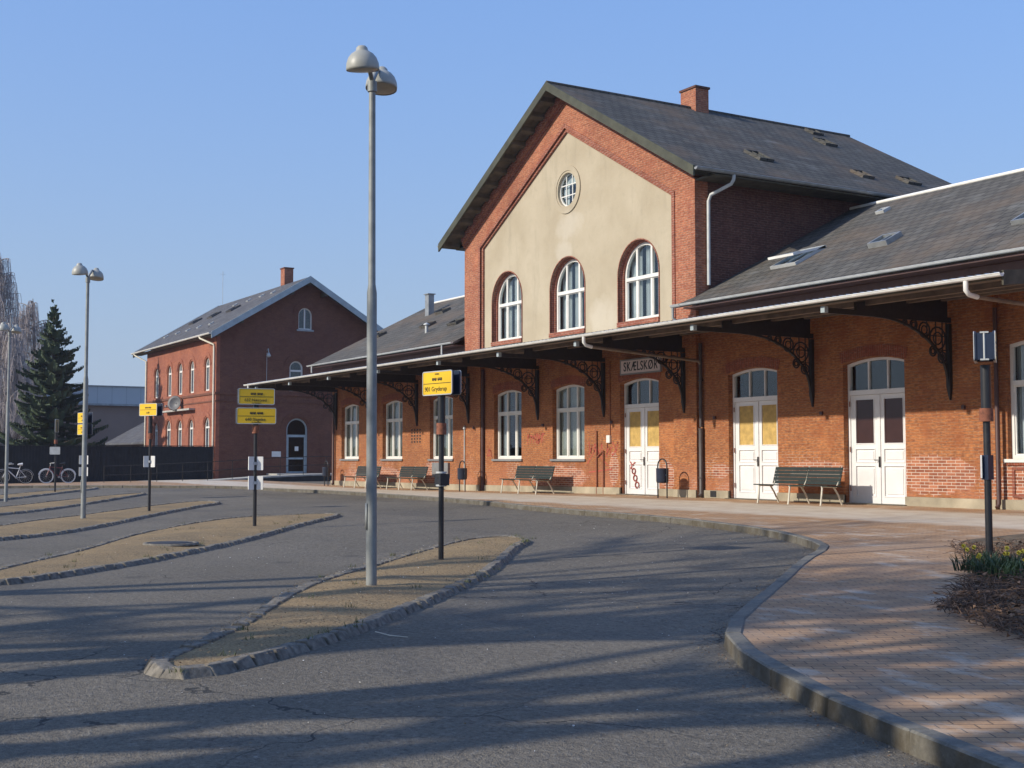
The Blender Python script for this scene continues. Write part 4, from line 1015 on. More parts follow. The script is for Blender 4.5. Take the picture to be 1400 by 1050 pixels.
# ------------------------------------------------------------------ BUS STOP SIGNS
def rrect(w,h,r,n=4):
    o=[]
    for cx,cy,a0 in ((w/2-r,h/2-r,0),(-w/2+r,h/2-r,90),(-w/2+r,-h/2+r,180),(w/2-r,-h/2+r,270)):
        for k in range(n+1):
            a=R(a0+90*k/n); o.append((cx+r*math.cos(a),cy+r*math.sin(a)))
    return o
def bus_icon(mb,cx,cz,s,fn,d):
    # side view of two coupled buses: body with window cut-outs and wheels
    for k in (-1,1):
        x=cx+k*s*.62
        body=[(x-s*.5,cz),(x+s*.5,cz),(x+s*.5,cz+s*.32),(x-s*.46,cz+s*.32)]
        wins=[[(x-s*.38+i*s*.2,cz+s*.16),(x-s*.38+i*s*.2+s*.14,cz+s*.16),(x-s*.38+i*s*.2+s*.14,cz+s*.26),(x-s*.38+i*s*.2,cz+s*.26)] for i in range(4)]
        mb.prism(body,wins,fn,d-.003,d)
        for wx in (-.28,.3): mb.prism([(x+wx*s+s*.08*math.cos(2*PI*q/10),cz-s*.02+s*.08*math.sin(2*PI*q/10)) for q in range(10)],[],fn,d-.004,d-.0005)
def plate(parent,w,h,cx,cy,cz,rot,lines,face=M['yellow'],back=M['navy'],icon=True,th=.025,rim=M['signrim']):
    """vertical plate facing local -Y after rotation rot about z, centred at (cx,cy,cz) in local space"""
    mt=Matrix.Translation((cx,cy,cz))@Matrix.Rotation(rot,4,'Z')
    f=lambda u,v,d:mt@Vector((u,d,v))
    m=MB(); m.prism(rrect(w,h,.03),[],f,0,th)
    m.mi=[0]*len(m.f); p=m.build('sign_plate',back,parent,local=True)
    m=MB(); m.prism(rrect(w-.025,h-.025,.025),[],f,-.003,.001); m.build('sign_face',face,p,local=True)
    m=MB(); m.prism(rrect(w+.006,h+.006,.033),[rrect(w-.022,h-.022,.024)],f,-.006,.004); m.build('rim',rim,p,local=True)
    if icon:
        m=MB(); bus_icon(m,0,h*.12,w*.15,f,-.004); m.prism([(-w*.46,-.008),(w*.46,-.008),(w*.46,.0),(-w*.46,.0)],[],f,-.006,-.0035)
        m.build('pictogram',M['black'],p,local=True)
    for (txt,sz,u,v) in lines:
        textmesh(txt,sz,mt@Matrix.Translation((u,-.006,v))@Matrix.Rotation(R(90),4,'X'),M['black'],p,ext=.001)
    return p
def stop(x,y,rot,label,plates,boxes,h=2.85,collar=1.95,pole_r=.038):
    z=rz_(x,y)+.11
    t=thing('bus_stop_sign',label,'bus stop sign',(x,y,z),0,'bus stop signs along the islands')
    m=MB(); m.tube([(0,0,-.1),(0,0,collar)],pole_r,12); m.tube([(0,0,collar),(0,0,h-.1)],pole_r*1.45,12); m.build('pole',M['blackpole'],t,local=True)
    m=MB(); m.tube([(0,0,collar-.07),(0,0,collar+.09)],pole_r*1.9,12); m.build('collar',M['rust'],t,local=True)
    plates(t)
    for (bz,bh,ang) in boxes:
        for s in (-1,1):
            mt=Matrix.Translation((0,0,bz))@Matrix.Rotation(rot+ang,4,'Z')
            m=MB(); a=R(28)*s
            P=mt@Matrix.Translation((s*.07,-.05,0))@Matrix.Rotation(-a,4,'Z')
            f=lambda u,v,d:P@Vector((u,d,v))
            m.prism(rrect(.17,bh,.01,2),[],f,0,.02)
            m.build('timetable',M['gutter'],t,local=True)
        m=MB(); m.tube([(0,0,bz-.03),(0,0,bz+.03)],pole_r*1.5,10); m.bar((-.05,0,bz),(.05,0,bz),.03,.03); m.build('clamp',M['zinc_pale'],t,local=True)
    return t
def n2rot(nx,ny): return math.atan2(nx,-ny)    # plate faces (nx,ny)
# 1: nearest island, plates facing -Y
def p1(t):
    r=n2rot(.144,-.99)
    for s,fc in ((-1,M['yellow']),(1,M['navy'])):
        o=Matrix.Rotation(r,4,'Z')@Vector((0,s*.075,0))
        if s<0: plate(t,.70,.335,o.x,o.y-.0,2.43,r,[('901 Gryderup',.092,-.03,-.085),('SYDBUS',.03,0,.125)])
        else: plate(t,.70,.335,o.x,o.y,2.43,r+PI,[('901 Gryderup',.092,-.03,-.085)])
    m=MB(); 
    for z in (2.34,2.53):
        a=Matrix.Rotation(r,4,'Z')@Vector((0,-.07,0)); m.bar((a.x,a.y,z),(-a.x,-a.y,z),.05,.03)
    m.build('bracket',M['zinc_pale'],t,local=True)
s1=stop(-15.91,8.37,n2rot(.144,-.99),'black bus stop post with one sunlit yellow sign on the nearest gravel island',p1,[],h=2.6,collar=1.78)
m=MB()
for z in (1.02,1.13): m.tube([(0,0,z-.035),(0,0,z+.035)],.07,10)
m.box(-.09,.09,-.06,.08,1.0,1.16); m.build('timetable_clamp',M['blackpole'],s1,local=True)
for z in (1.0,1.18): m=MB(); m.tube([(0,0,z-.012),(0,0,z+.012)],.08,10); m.build('band',M['zinc_pale'],s1,local=True)
def p2(t):
    r=n2rot(.98,-.2)
    for k,(z,tx,w,dr) in enumerate(((2.64,'637 Næstved',.74,.0),(2.24,'640 Slagelse',.80,-.06))):
        o=Matrix.Rotation(r,4,'Z')@Vector((0,-.075,0)); plate(t,w,.33,o.x,o.y,z,r+dr,[(tx,.085,-.02,-.075),('via Skælskør',.04,0,-.135)])
        o=Matrix.Rotation(r,4,'Z')@Vector((0,.075,0)); plate(t,w,.33,o.x,o.y,z,r+dr+PI,[(tx,.085,-.02,-.075)])
stop(-25.46,9.06,n2rot(.98,-.2),'second nearest bus stop post with two stacked yellow signs',p2,[(1.26,.28,0),(.86,.28,0)],h=2.82)
def p3(t):
    r=n2rot(.44,-.9)
    o=Matrix.Rotation(r,4,'Z')@Vector((0,-.09,0)); plate(t,.68,.33,o.x,o.y,2.67,r,[('640',.08,0,-.085)])
    o=Matrix.Rotation(r,4,'Z')@Vector((0,.09,0)); plate(t,.68,.33,o.x+.02,o.y,2.67,r+PI,[])
stop(-34.52,9.34,n2rot(.9,-.44),'black bus stop post with one small yellow sign before the brick house',p3,[(1.28,.30,0)],h=2.82)
def p4(t):
    r=n2rot(.22,-.97)
    for z in (2.74,2.34):
        o=Matrix.Rotation(r,4,'Z')@Vector((0,-.09,0)); plate(t,.74,.36,o.x,o.y,z,r,[('647',.09,0,-.09)])
        o=Matrix.Rotation(r,4,'Z')@Vector((0,.09,0)); plate(t,.74,.36,o.x,o.y,z,r+PI,[])
stop(-45.25,10.0,n2rot(.9,-.44),'bus stop post with stacked yellow signs hidden behind the second lamp post',p4,[(1.3,.3,0),(.9,.3,0)],h=2.9)
def p5(t):
    r=n2rot(.95,.32)
    o=Matrix.Rotation(r,4,'Z')@Vector((0,-.05,0)); plate(t,.4,.52,o.x,o.y,2.6,r+.7,[],icon=False,face=plain('olive_sign',(.25,.17,.05),.5))
    plate(t,.4,.30,.08,-.05,1.6,n2rot(.9,-.4),[],face=M['zinc_pale'],icon=False)
stop(-53.72,10.75,0,'dark bus stop post with a dull brown sign in front of the spruce and bicycles',p5,[],h=2.85)
def p6(t):
    # box of two plates seen end-on, blue ends towards the viewer
    r=n2rot(-.80,-.60)
    tc=Vector((.625,-.78,0))
    for s in (-1,1):
        o=Matrix.Rotation(r,4,'Z')@Vector((0,s*.12,0))
        if s<0: plate(t,.42,.36,o.x,o.y,2.62,r,[('901',.08,0,-.09)])
        else: plate(t,.42,.36,o.x,o.y,2.62,r+PI,[('901',.08,0,-.09)])
    m=MB()
    for s in (-1,1):
        q=[Matrix.Rotation(r,4,'Z')@Vector((s*.19,yy,0)) for yy in (-.105,.105)]
        m.bar((q[0].x,q[0].y,2.62),(q[1].x,q[1].y,2.62),.01,.33)
    m.build('sign_end',M['navy'],t,local=True)
    m=MB(); q=Matrix.Rotation(r,4,'Z')@Vector((.2,0,0)); m.bar((q.x,q.y,2.45),(q.x,q.y,2.79),.02,.02); 
    q=Matrix.Rotation(r,4,'Z')@Vector((.2,0,0))
    for z in (2.455,2.785):
        a=Matrix.Rotation(r,4,'Z')@Vector((.2,-.05,0)); b=Matrix.Rotation(r,4,'Z')@Vector((.2,.05,0)); m.bar((a.x,a.y,z),(b.x,b.y,z),.02,.02)
    m.build('rail',M['zinc_pale'],t,local=True)
    m=MB(); m.box(-.05,.05,-.05,.05,1.0,1.3); m.build('timetable_holder',M['navy'],t,local=True)
    m=MB(); a=Vector((-.8,-.6,0))*.07; m.bar((a.x,a.y,1.02),(a.x,a.y,1.3),.02,.14,(.6,-.8,0)); m.build('timetable',M['gutter'],t,local=True)
stop(-10.44,13.0,0,'dark bus stop post with edge-on sign in the planting bed',p6,[],h=2.5,collar=1.78,pole_r=.043)
# ------------------------------------------------------------------ HOUSE ON THE LEFT
HS=thing('brick_house','two-storey red-brick house with slate gable roof and arched white windows left of the station','house',(-75,27,.3))
HX0,HX1=-81.9,-67.9; HY=21.88; HYB=32.1; HE=8.3
hs=(11.74-8.35)/(26.99-21.4); HRY,HRZ=26.99,11.74
up=[(-80.12,-79.22),(-77.30,-76.40),(-75.08,-74.18),(-72.78,-71.88),(-69.94,-69.04)]
lo=[(-80.12,-79.22),(-77.45,-76.40),(-75.08,-74.12),(-72.82,-71.90),(-69.94,-68.92)]
fh=fY(HY)
def hp(name,poly,holes,f,dp,mat,back=False):
    m=MB(); m.prism(poly,holes,f,0,dp,back=back); return m.build(name,mat,HS)
hp('front_wall',[(HX0,-.1),(HX1,-.1),(HX1,HE),(HX0,HE)],[outline(a,b,5.27,6.68,(b-a)/2,14) for a,b in up]+[outline(a,b,1.7,3.3,(b-a)/2,14) for a,b in lo],fh,.22,M['brick_house'])
hg=fX(HX1)
gtopz=lambda y:HRZ-hs*abs(y-HRY)-.12
dr=(25.95,27.22)
hp('gable_wall',[(HY+.221,-.1),(HYB,-.1),(HYB,gtopz(HYB)),(HRY,gtopz(HRY)),(HY+.221,gtopz(HY+.221))],[outline(26.6,27.42,8.81,9.62,.41,14),outline(26.1,26.9,5.3,6.6,.40,14),outline(*dr,.72,3.15,.63,16)],hg,.25,M['brick_house_shade'])
hp('rear_wall',[(HX0,-.1),(HX1,-.1),(HX1,HE),(HX0,HE)],[],fY(HYB),.1,M['brick_house_shade'],True)
hp('end_wall',[(HY+.221,-.1),(HYB,-.1),(HYB,gtopz(HYB)),(HRY,gtopz(HRY)),(HY+.221,gtopz(HY+.221))],[],fX(HX0+.2),.2,M['brick_house_shade'],True)
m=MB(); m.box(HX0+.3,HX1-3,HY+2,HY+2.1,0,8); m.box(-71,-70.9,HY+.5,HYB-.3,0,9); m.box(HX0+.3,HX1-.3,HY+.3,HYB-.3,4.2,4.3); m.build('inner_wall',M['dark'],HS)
for L,z0,zs in ((up,5.27,6.68),(lo,1.7,3.3)):
    for a,b in L:
        window(HS,fh,a,b,z0,zs,(b-a)/2,[(a+b)/2],[zs-.05],.10,curt=None,t=.08,sash=False)
        soldier(HS,fh,a-.08,b+.08,zs,(b-a)/2+.08,.22,.03,M['brick_house'])
w=window(HS,hg,26.6,27.42,8.81,9.62,.41,[27.0],[],.08,t=.06,sash=False); tag(w,'attic window with one pane open')
window(HS,hg,26.1,26.9,5.3,6.6,.40,[],[6.45],.08,t=.08,sash=False)
for (a,b,zs,r_) in ((26.6,27.42,9.62,.41),(26.1,26.9,6.6,.4),(dr[0],dr[1],3.15,.63)): soldier(HS,hg,a-.12,b+.12,zs,r_+.12,.24,.04,M['brick_house_shade'])
m=MB(); m.box(HX1-.02,HX1+.06,26.5,27.5,8.7,8.8); m.build('sill',M['zinc'],HS)
# gable door
f_=hg
m=MB(); m.prism(outline(*dr,.72,3.15,.63,16),[outline(dr[0]+.09,dr[1]-.09,.80,3.15,.54,16)],f_,.10,.18)
def PB(mb,u0,u1,v0,v1,d0,d1): mb.prism([(u0,v0),(u1,v0),(u1,v1),(u0,v1)],[],f_,d0,d1)
PB(m,dr[0]+.08,dr[1]-.08,2.72,2.86,.09,.17); PB(m,dr[0]+.08,dr[1]-.08,1.48,1.58,.10,.17)
PB(m,dr[0]+.09,dr[0]+.17,.80,2.72,.11,.16); PB(m,dr[1]-.17,dr[1]-.09,.80,2.72,.11,.16)
HD=m.build('door',M['barge_blue'],HS)
m=MB(); PB(m,dr[0]+.05,dr[1]-.05,.76,2.8,.145,.15); m.prism(outline(dr[0]+.05,dr[1]-.05,2.8,3.15,.58,16),[],f_,.145,.15); m.build('pane',M['glass'],HD)
m=MB(); PB(m,26.5,26.72,1.95,2.2,.135,.142); m.build('notice',M['gutter'],HD)
m=MB(); PB(m,25.1,25.62,1.62,1.92,-.04,0.01); m.build('letter_box',M['gutter'],HS)
# string courses, corner strip
m=MB(); m.box(HX0,HX1+.06,HY-.06,HY+.02,5.02,5.14); m.box(HX1-.02,HX1+.06,HY+.02,HYB,5.02,5.14)
m.box(HX0,HX1+.035,HY-.035,HY+.02,4.62,4.70); m.box(HX1-.02,HX1+.035,HY+.02,HYB,4.62,4.70); m.build('string_course',M['brick_house_shade'],HS)
m=MB(); m.box(-69.9,HX1+.05,HY-.02,HY+.01,1.0,1.0+.02); m.build('band',M['brick_house_shade'],HS)
# roof
RX0,RX1=-83.4,-67.15; EY=21.35; EZ2=HRZ-hs*(HRY-EY)
rf=slab((RX0,EY,EZ2),(RX1,EY,EZ2),(RX1,HRY,HRZ),(RX0,HRY,HRZ),.08,M['slate_h'],'roof',HS)
slab((RX0,HRY,HRZ),(RX1,HRY,HRZ),(RX1,2*HRY-EY,EZ2),(RX0,2*HRY-EY,EZ2),.08,M['slate_h'],'roof',HS)
for xx in (RX1,RX0):
    m=MB()
    for s in (-1,1):
        ye=HRY+s*(HRY-EY)
        m.hexa([(xx-.03,HRY,HRZ-.33),(xx+.03,HRY,HRZ-.33),(xx+.03,ye,EZ2-.33),(xx-.03,ye,EZ2-.33),(xx-.03,HRY,HRZ+.03),(xx+.03,HRY,HRZ+.03),(xx+.03,ye,EZ2+.03),(xx-.03,ye,EZ2+.03)])
    m.build('barge_board',M['barge_blue'],HS)
m=MB(); 
for s,k in ((-1,1.0),(-1,3.9),(1,1.0),(1,3.9),(1,.0)):
    y=HRY+s*k; z=HRZ-hs*k-.30; m.box(HX1-.02,RX1-.05,y-.08,y+.08,z-.14,z+.08)
m.build('purlin_ends',M['soffit'],HS)
m=MB(); m.box(RX0+.02,RX1-.02,EY+.02,HY,EZ2-.16,EZ2-.12); m.build('soffit',M['soffit'],HS)
gutter('gutter',(RX0,EY-.06,EZ2-.03),(RX1-.02,EY-.06,EZ2-.03),.075,M['gutter'],HS)
m=MB(); m.tube([(-69.1,EY-.06,EZ2-.1),(-69.0,EY-.05,EZ2-.2),(-68.15,HY-.07,7.75),(-68.1,HY-.07,7.6),(-68.1,HY-.07,.4)],.055,8); m.tube([(-82.9,EY-.06,EZ2-.1),(-82.8,EY,EZ2-.2),(-81.85,HY-.07,7.7),(-81.85,HY-.07,.4)],.055,8); m.build('downpipe',M['cream'],HS)
m=MB(); m.box(-72.65,-72.0,27.3,27.85,11.1,12.85); C2=m.build('chimney',M['brick_red'],HS)
m=MB(); m.box(-72.69,-71.96,27.26,27.89,12.85,12.92); m.build('chimney_cap',M['brick_house_shade'],C2)
def zh(y): return EZ2+hs*(y-EY)
for (x,y) in ((-80.8,24.2),(-77.6,24.4),(-74.3,24.5)): rooflight(rf,(x,y,zh(y)),(1,0,0),(0,1,hs),1.0,.7,.1,fm=M['slate_h'],name='roof_window')
for (x,y) in ((-81.5,22.8),(-79.3,22.9),(-77.1,22.9),(-74.9,22.9),(-72.6,22.9),(-76.4,25.6),(-74.2,25.7),(-72.2,25.8),(-70.3,25.8)): rooflight(rf,(x,y,zh(y)),(1,0,0),(0,1,hs),.35,.28,.06,fm=M['zinc_pale'],name='roof_hatch',gm=M['zinc_pale'])
m=MB(); m.tube([(-82.3,26.9,HRZ),(-82.3,26.9,HRZ+2.2)],.012,5); m.bar((-82.3,26.7,HRZ+2.0),(-82.3,27.1,HRZ+2.0),.01,.01); m.build('aerial',M['zinc'],HS)
m=MB(); m.box(-77.2,-71.6,HY-.35,HY,4.28,4.38); m.build('ledge',M['concrete'],HS)
# gable lamp bracket
m=MB(); m.tube([(HX1,24.75,7.5),(HX1+.25,24.75,7.6),(HX1+.3,24.75,7.4)],.03,6); m.lathe([(.0,.2),(.05,.18),(.14,.0),(.1,-.05),(0,-.08)],Matrix.Translation((HX1+.3,24.75,7.2)),12); m.tube([(HX1+.02,24.75,7.4),(HX1+.02,24.75,5.2)],.015,5); m.build('wall_lamp',M['zinc_pale'],HS)
# satellite dish
DS=thing('satellite_dish','round grey satellite dish on the front of the brick house','satellite dish',(-74.27,21.7,4.75))
m=MB(); mt=Matrix.Translation((-74.2,21.45,4.75))@Matrix.Rotation(R(65),4,'X')@Matrix.Rotation(0,4,'Z')
m.lathe([(.0,-.12),(.2,-.10),(.35,-.04),(.44,.02),(.45,.03),(.34,-.02),(.2,-.08),(0,-.10)],Matrix.Translation((-74.2,21.45,4.75))@Matrix.Rotation(R(40),4,'Z')@Matrix.Rotation(R(78),4,'X'),28); m.build('dish',plain('dish_grey',(.10,.10,.105),.5),DS)
m=MB(); m.tube([(-74.2,21.5,4.75),(-74.2,21.85,4.6)],.03,6); m.tube([(-74.2,21.45,4.3),(-74.1,20.95,4.55)],.02,6); m.box(-74.15,-74.02,20.88,20.98,4.5,4.62); m.build('feed_arm',M['zinc'],DS)
# ------------------------------------------------------------------ RAMP + RAILING
RP=thing('access_ramp','concrete ramp with thin dark railing rising to the side door of the brick house','ramp',(-65,22,.3))
pr=[(14.5,.18),(16.8,.24),(20.9,.42),(23.8,.60),(26.0,.68),(28.6,.70)]
m=MB(); m.cur=0
X0,X1=-66.2,-64.4
for (y0,z0),(y1,z1) in zip(pr[:-1],pr[1:]):
    m.cur=1; m.hexa([(X0,y0,-.1),(X1,y0,-.1),(X1,y1,-.1),(X0,y1,-.1),(X0,y0,z0-.08),(X1,y0,z0-.08),(X1,y1,z1-.08),(X0,y1,z1-.08)])
    m.cur=0; m.hexa([(X0-.03,y0,z0-.08),(X1+.03,y0,z0-.08),(X1+.03,y1,z1-.08),(X0-.03,y1,z1-.08),(X0-.03,y0,z0),(X1+.03,y0,z0),(X1+.03,y1,z1),(X0-.03,y1,z1)])
m.cur=1; m.box(HX1,X0-.031,24.8,28.6,-.1,.62); m.cur=0; m.box(HX1,X0-.031,24.8,28.6,.62,.70)
m.build('ramp',[M['concrete'],M['ramp_side_shade']],RP)
m=MB(); y=15.2
def zr(y):
    for (y0,z0),(y1,z1) in zip(pr[:-1],pr[1:]):
        if y<=y1: return z0+(z1-z0)*(y-y0)/(y1-y0)
    return pr[-1][1]
k=0
while y<28.5: m.tube([(X1-.05,y,zr(y)-.0),(X1-.05,y,zr(y)+.95)],.018,6); y+=1.3
for h in (.95,.5): m.tube([(X1-.05,y_,zr(y_)+h) for y_ in (15.2,16.8,20.9,23.8,26,28.5)],.018,6)
m.build('railing',M['iron'],RP)
# ------------------------------------------------------------------ FENCE
FN=thing('board_fence','black vertical-board fence running left from the corner of the brick house','fence',(-68,14,.25))
m=MB(); y=21.8
while y>-6:
    z=rz_(-68,y)+.10; w=.145; m.box(-68.012,-67.985,y-w,y,z,2.17+random.uniform(-.012,.012)); y-=w+.006
m.build('boards',M['fence'],FN)
m=MB(); 
for z in (.7,1.8): m.box(-68.08,-68.02,-6,21.8,z,z+.08)
y=21.7
while y>-6: m.box(-68.16,-68.08,y-.1,y,0,2.1); y-=2.2
m.box(-68.06,-67.94,-6,21.8,2.19,2.22)
m.build('rails',M['fence'],FN)
# ------------------------------------------------------------------ BICYCLES
def bike(name,label,y,x,fm,tm,mud,lean,rot=0):
    t=thing(name,label,'bicycle',(x,y,rz_(x,y)+.108),rot,'bicycles parked along the black fence')
    # local: wheel base along Y; front at -Y (left in photo)
    L=Matrix.Rotation(lean,4,'Y')
    def T(p): return L@Vector(p)
    r=.34; fy,ry=-.53,.53
    for k,(wy) in enumerate((fy,ry)):
        m=MB(); m.tube([T((0,wy+r*math.cos(a),r+r*math.sin(a))) for a in [2*PI*k/28 for k in range(28)]],.02,6,closed=True); w=m.build('wheel',tm,t,local=True)
        m=MB(); m.tube([T((0,wy+(r-.03)*math.cos(a),r+(r-.03)*math.sin(a))) for a in [2*PI*k/24 for k in range(24)]],.012,5,closed=True)
        for q in range(14):
            a=2*PI*q/14; m.tube([T((0,wy,r)),T((0,wy+(r-.03)*math.cos(a),r+(r-.03)*math.sin(a)))],.0025,3,caps=False)
        m.tube([T((-.04,wy,r)),T((.04,wy,r))],.025,8); m.build('rim',M['rim'],w,local=True)
    bb=(0,.08,.30); st=(0,.24,.80); hd=(0,-.34,.84); hb=(0,-.38,.70)
    m=MB(); fr=.021
    m.tube([T(bb),T(st)],fr,8); m.tube([T((0,.22,.74)),T((0,-.355,.80))],fr,8); m.tube([T(bb),T((0,-.37,.72))],fr*1.25,8); m.tube([T(hd),T(hb)],fr,8)
    for s in (-.05,.05): m.tube([T(bb),T((s,ry,r))],.012,6); m.tube([T((0,.215,.72)),T((s,ry,r))],.012,6); m.tube([T((s*.8,-.385,.68)),T((s,-.46,.5)),T((s,fy,r))],.015,6)
    m.build('frame',fm,t,local=True)
    m=MB(); m.tube([T((0,.24,.8)),T((0,.265,.92))],.013,6); m.tube([T((0,.13,.95)),T((0,.2,.955)),T((0,.36,.96))],[.03,.05,.075],8); m.build('saddle',M['bikewhite'] if mud else M['black'],t,local=True)
    m=MB(); m.tube([T((0,-.34,.84)),T((0,-.325,.98))],.014,6); m.tube([T((-.28,-.2,1.0)),T((-.2,-.33,.98)),T((.2,-.33,.98)),T((.28,-.2,1.0))],.014,6); m.tube([T((-.28,-.2,1.0)),T((-.29,-.1,1.0))],.02,6); m.tube([T((.28,-.2,1.0)),T((.29,-.1,1.0))],.02,6); m.build('handlebar',M['zinc_pale'],t,local=True)
    m=MB(); m.tube([T((-.06,bb[1],bb[2])),T((.06,bb[1],bb[2]))],.05,12); m.tube([T((.07,bb[1],bb[2])),T((.07,bb[1]+.12,bb[2]-.12)),T((.15,bb[1]+.12,bb[2]-.12))],.012,6); m.tube([T((-.07,bb[1],bb[2])),T((-.07,bb[1]-.12,bb[2]+.12)),T((-.15,bb[1]-.12,bb[2]+.12))],.012,6); m.build('pedals',M['zinc'],t,local=True)
    for wy,a0,a1 in ((fy,60,170),(ry,10,170)):
        m=MB(); m.tube([T((0,wy+(r+.035)*math.cos(R(a)),r+(r+.035)*math.sin(R(a)))) for a in range(a0,a1,12)],.018,5)
        m.build('mudguard',M['bikewhite'] if not mud else M['zinc'],t,local=True)
    return t
bike('bicycle','white-framed bicycle leaning by the black fence',11.45,-66.9,M['bikewhite'],M['tyre'],True,.08)
bike('bicycle','dark red bicycle with pale tyres by the black fence',13.45,-66.7,M['bikered'],M['gutter'],False,-.06)
# ------------------------------------------------------------------ FAR BUILDINGS
WH=thing('warehouse','long low warehouse with pale metal roof behind the fence','warehouse',(-114,25,0))
m=MB(); m.box(-126,-110.6,19,70,-.2,6.15); m.build('wall',M['wh_wall'],WH)
m=MB(); m.box(-126.2,-110.4,18.6,70,6.15,7.62); m.build('roof',M['metalroof'],WH)
m=MB(); m.box(-110.35,-110.2,18.6,70,6.0,6.16); m.box(-126.3,-110.3,18.5,70.1,7.62,7.70); m.build('gutter',M['zinc'],WH)
SH=thing('small_house','small grey-roofed outbuilding between the fence and the warehouse','house',(-93,27,0))
m=MB(); m.box(-100,-87.2,24.2,33.0,-.1,2.75); m.prism([(24.2,2.7),(33.0,2.7),(28.6,5.0)],[],fX(-87.3),0,.2); m.build('wall',M['wh_wall'],SH)
slab((-100.4,23.6,2.65),(-86.8,23.6,2.65),(-86.8,28.6,5.45),(-100.4,28.6,5.45),.12,M['slate_h'],'roof',SH); slab((-100.4,28.6,5.45),(-86.8,28.6,5.45),(-86.8,33.6,2.65),(-100.4,33.6,2.65),.12,M['slate_h'],'roof',SH)
m=MB(); m.prism([(26.3,1.2),(27.2,1.2),(27.2,2.4),(26.3,2.4)],[[(26.4,1.3),(27.1,1.3),(27.1,2.3),(26.4,2.3)]],fX(-87.18),-.02,.04); m.build('window',M['white'],SH)
m=MB(); m.prism([(26.4,1.3),(27.1,1.3),(27.1,2.3),(26.4,2.3)],[],fX(-87.19),0,.01); m.build('pane',M['glass'],SH)
S2=thing('small_house','pale gabled building low behind the spruce at the far left','house',(-100,11,0))
m=MB(); m.box(-106,-98,8,16.5,-.1,3.0); m.prism([(8,3.0),(16.5,3.0),(12.2,5.0)],[],fX(-98.02),0,.2); m.build('wall',M['plaster_far'],S2)
slab((-106.4,7.5,2.8),(-97.6,7.5,2.8),(-97.6,12.2,5.15),(-106.4,12.2,5.15),.12,M['slate_h'],'roof',S2); slab((-106.4,12.2,5.15),(-97.6,12.2,5.15),(-97.6,17,2.8),(-106.4,17,2.8),.12,M['slate_h'],'roof',S2)
# ------------------------------------------------------------------ TREES
def spruce(x,y,h,label):
    t=thing('spruce_tree',label,'tree',(x,y,.2)); rr=random.Random(4)
    m=MB(); m.tube([(x,y,0),(x,y,h*.5),(x,y,h*.98)],[.2,.12,.02],8); m.build('trunk',M['bark'],t)
    m=MB(); br=MB()
    z=1.3
    while z<h-.1:
        f=(h-z)/(h-1.3); L0=3.45*(f**1.0)+.14; nb=int(6+7*f)
        a0=rr.uniform(0,6.28)
        for k in range(nb):
            a=a0+2*PI*k/nb+rr.uniform(-.25,.25); L=L0*rr.uniform(.5,1.18); dr_=rr.uniform(-.05,.55)*(1+f)
            base=Vector((x,y,z+rr.uniform(-.3,.3))); dirv=Vector((math.cos(a),math.sin(a),0)); sd=Vector((-dirv.y,dirv.x,0))
            def P(s): return base+dirv*(L*s)+Vector((0,0,L*(-.42*dr_*s+.10*s*s+.18*s**3)))
            br.tube([P(0),P(.5),P(1)],[.03,.02,.006],4,caps=False)
            ns=max(4,int(L/.13))
            for q in range(1,ns+1):
                s=q/ns; p=P(s); wl=(.12+.40*(1-s)**.7*min(1,s*3))*min(1,L/1.6+.15)
                for sg in (-1,1):
                    e=p+dirv*wl*.55+sd*sg*wl*rr.uniform(.7,1.05)+Vector((0,0,rr.uniform(-.16,.02)*wl*1.6))
                    n_=Vector((0,0,1))
                    w_=.075
                    m.add([p-dirv*w_,p+dirv*w_,e+dirv*w_*.2,e-dirv*w_*.3],[(0,1,2,3)])
                    hg_=rr.uniform(.10,.26); m.add([p+Vector((0,0,.03)),p-Vector((0,0,hg_)),e-Vector((0,0,hg_*.5)),e+Vector((0,0,.04))],[(0,1,2,3)])
            e=P(1.06); p=P(.9); m.add([p-sd*.06,p+sd*.06,e],[(0,1,2)])
        z+=.24+.20*f*rr.uniform(.8,1.2)
    br.build('branches',M['bark'],t,recalc=False); m.build('crown',M['needles'],t,recalc=False)
spruce(-80,15.75,10.9,'dark green conical spruce behind the black fence')
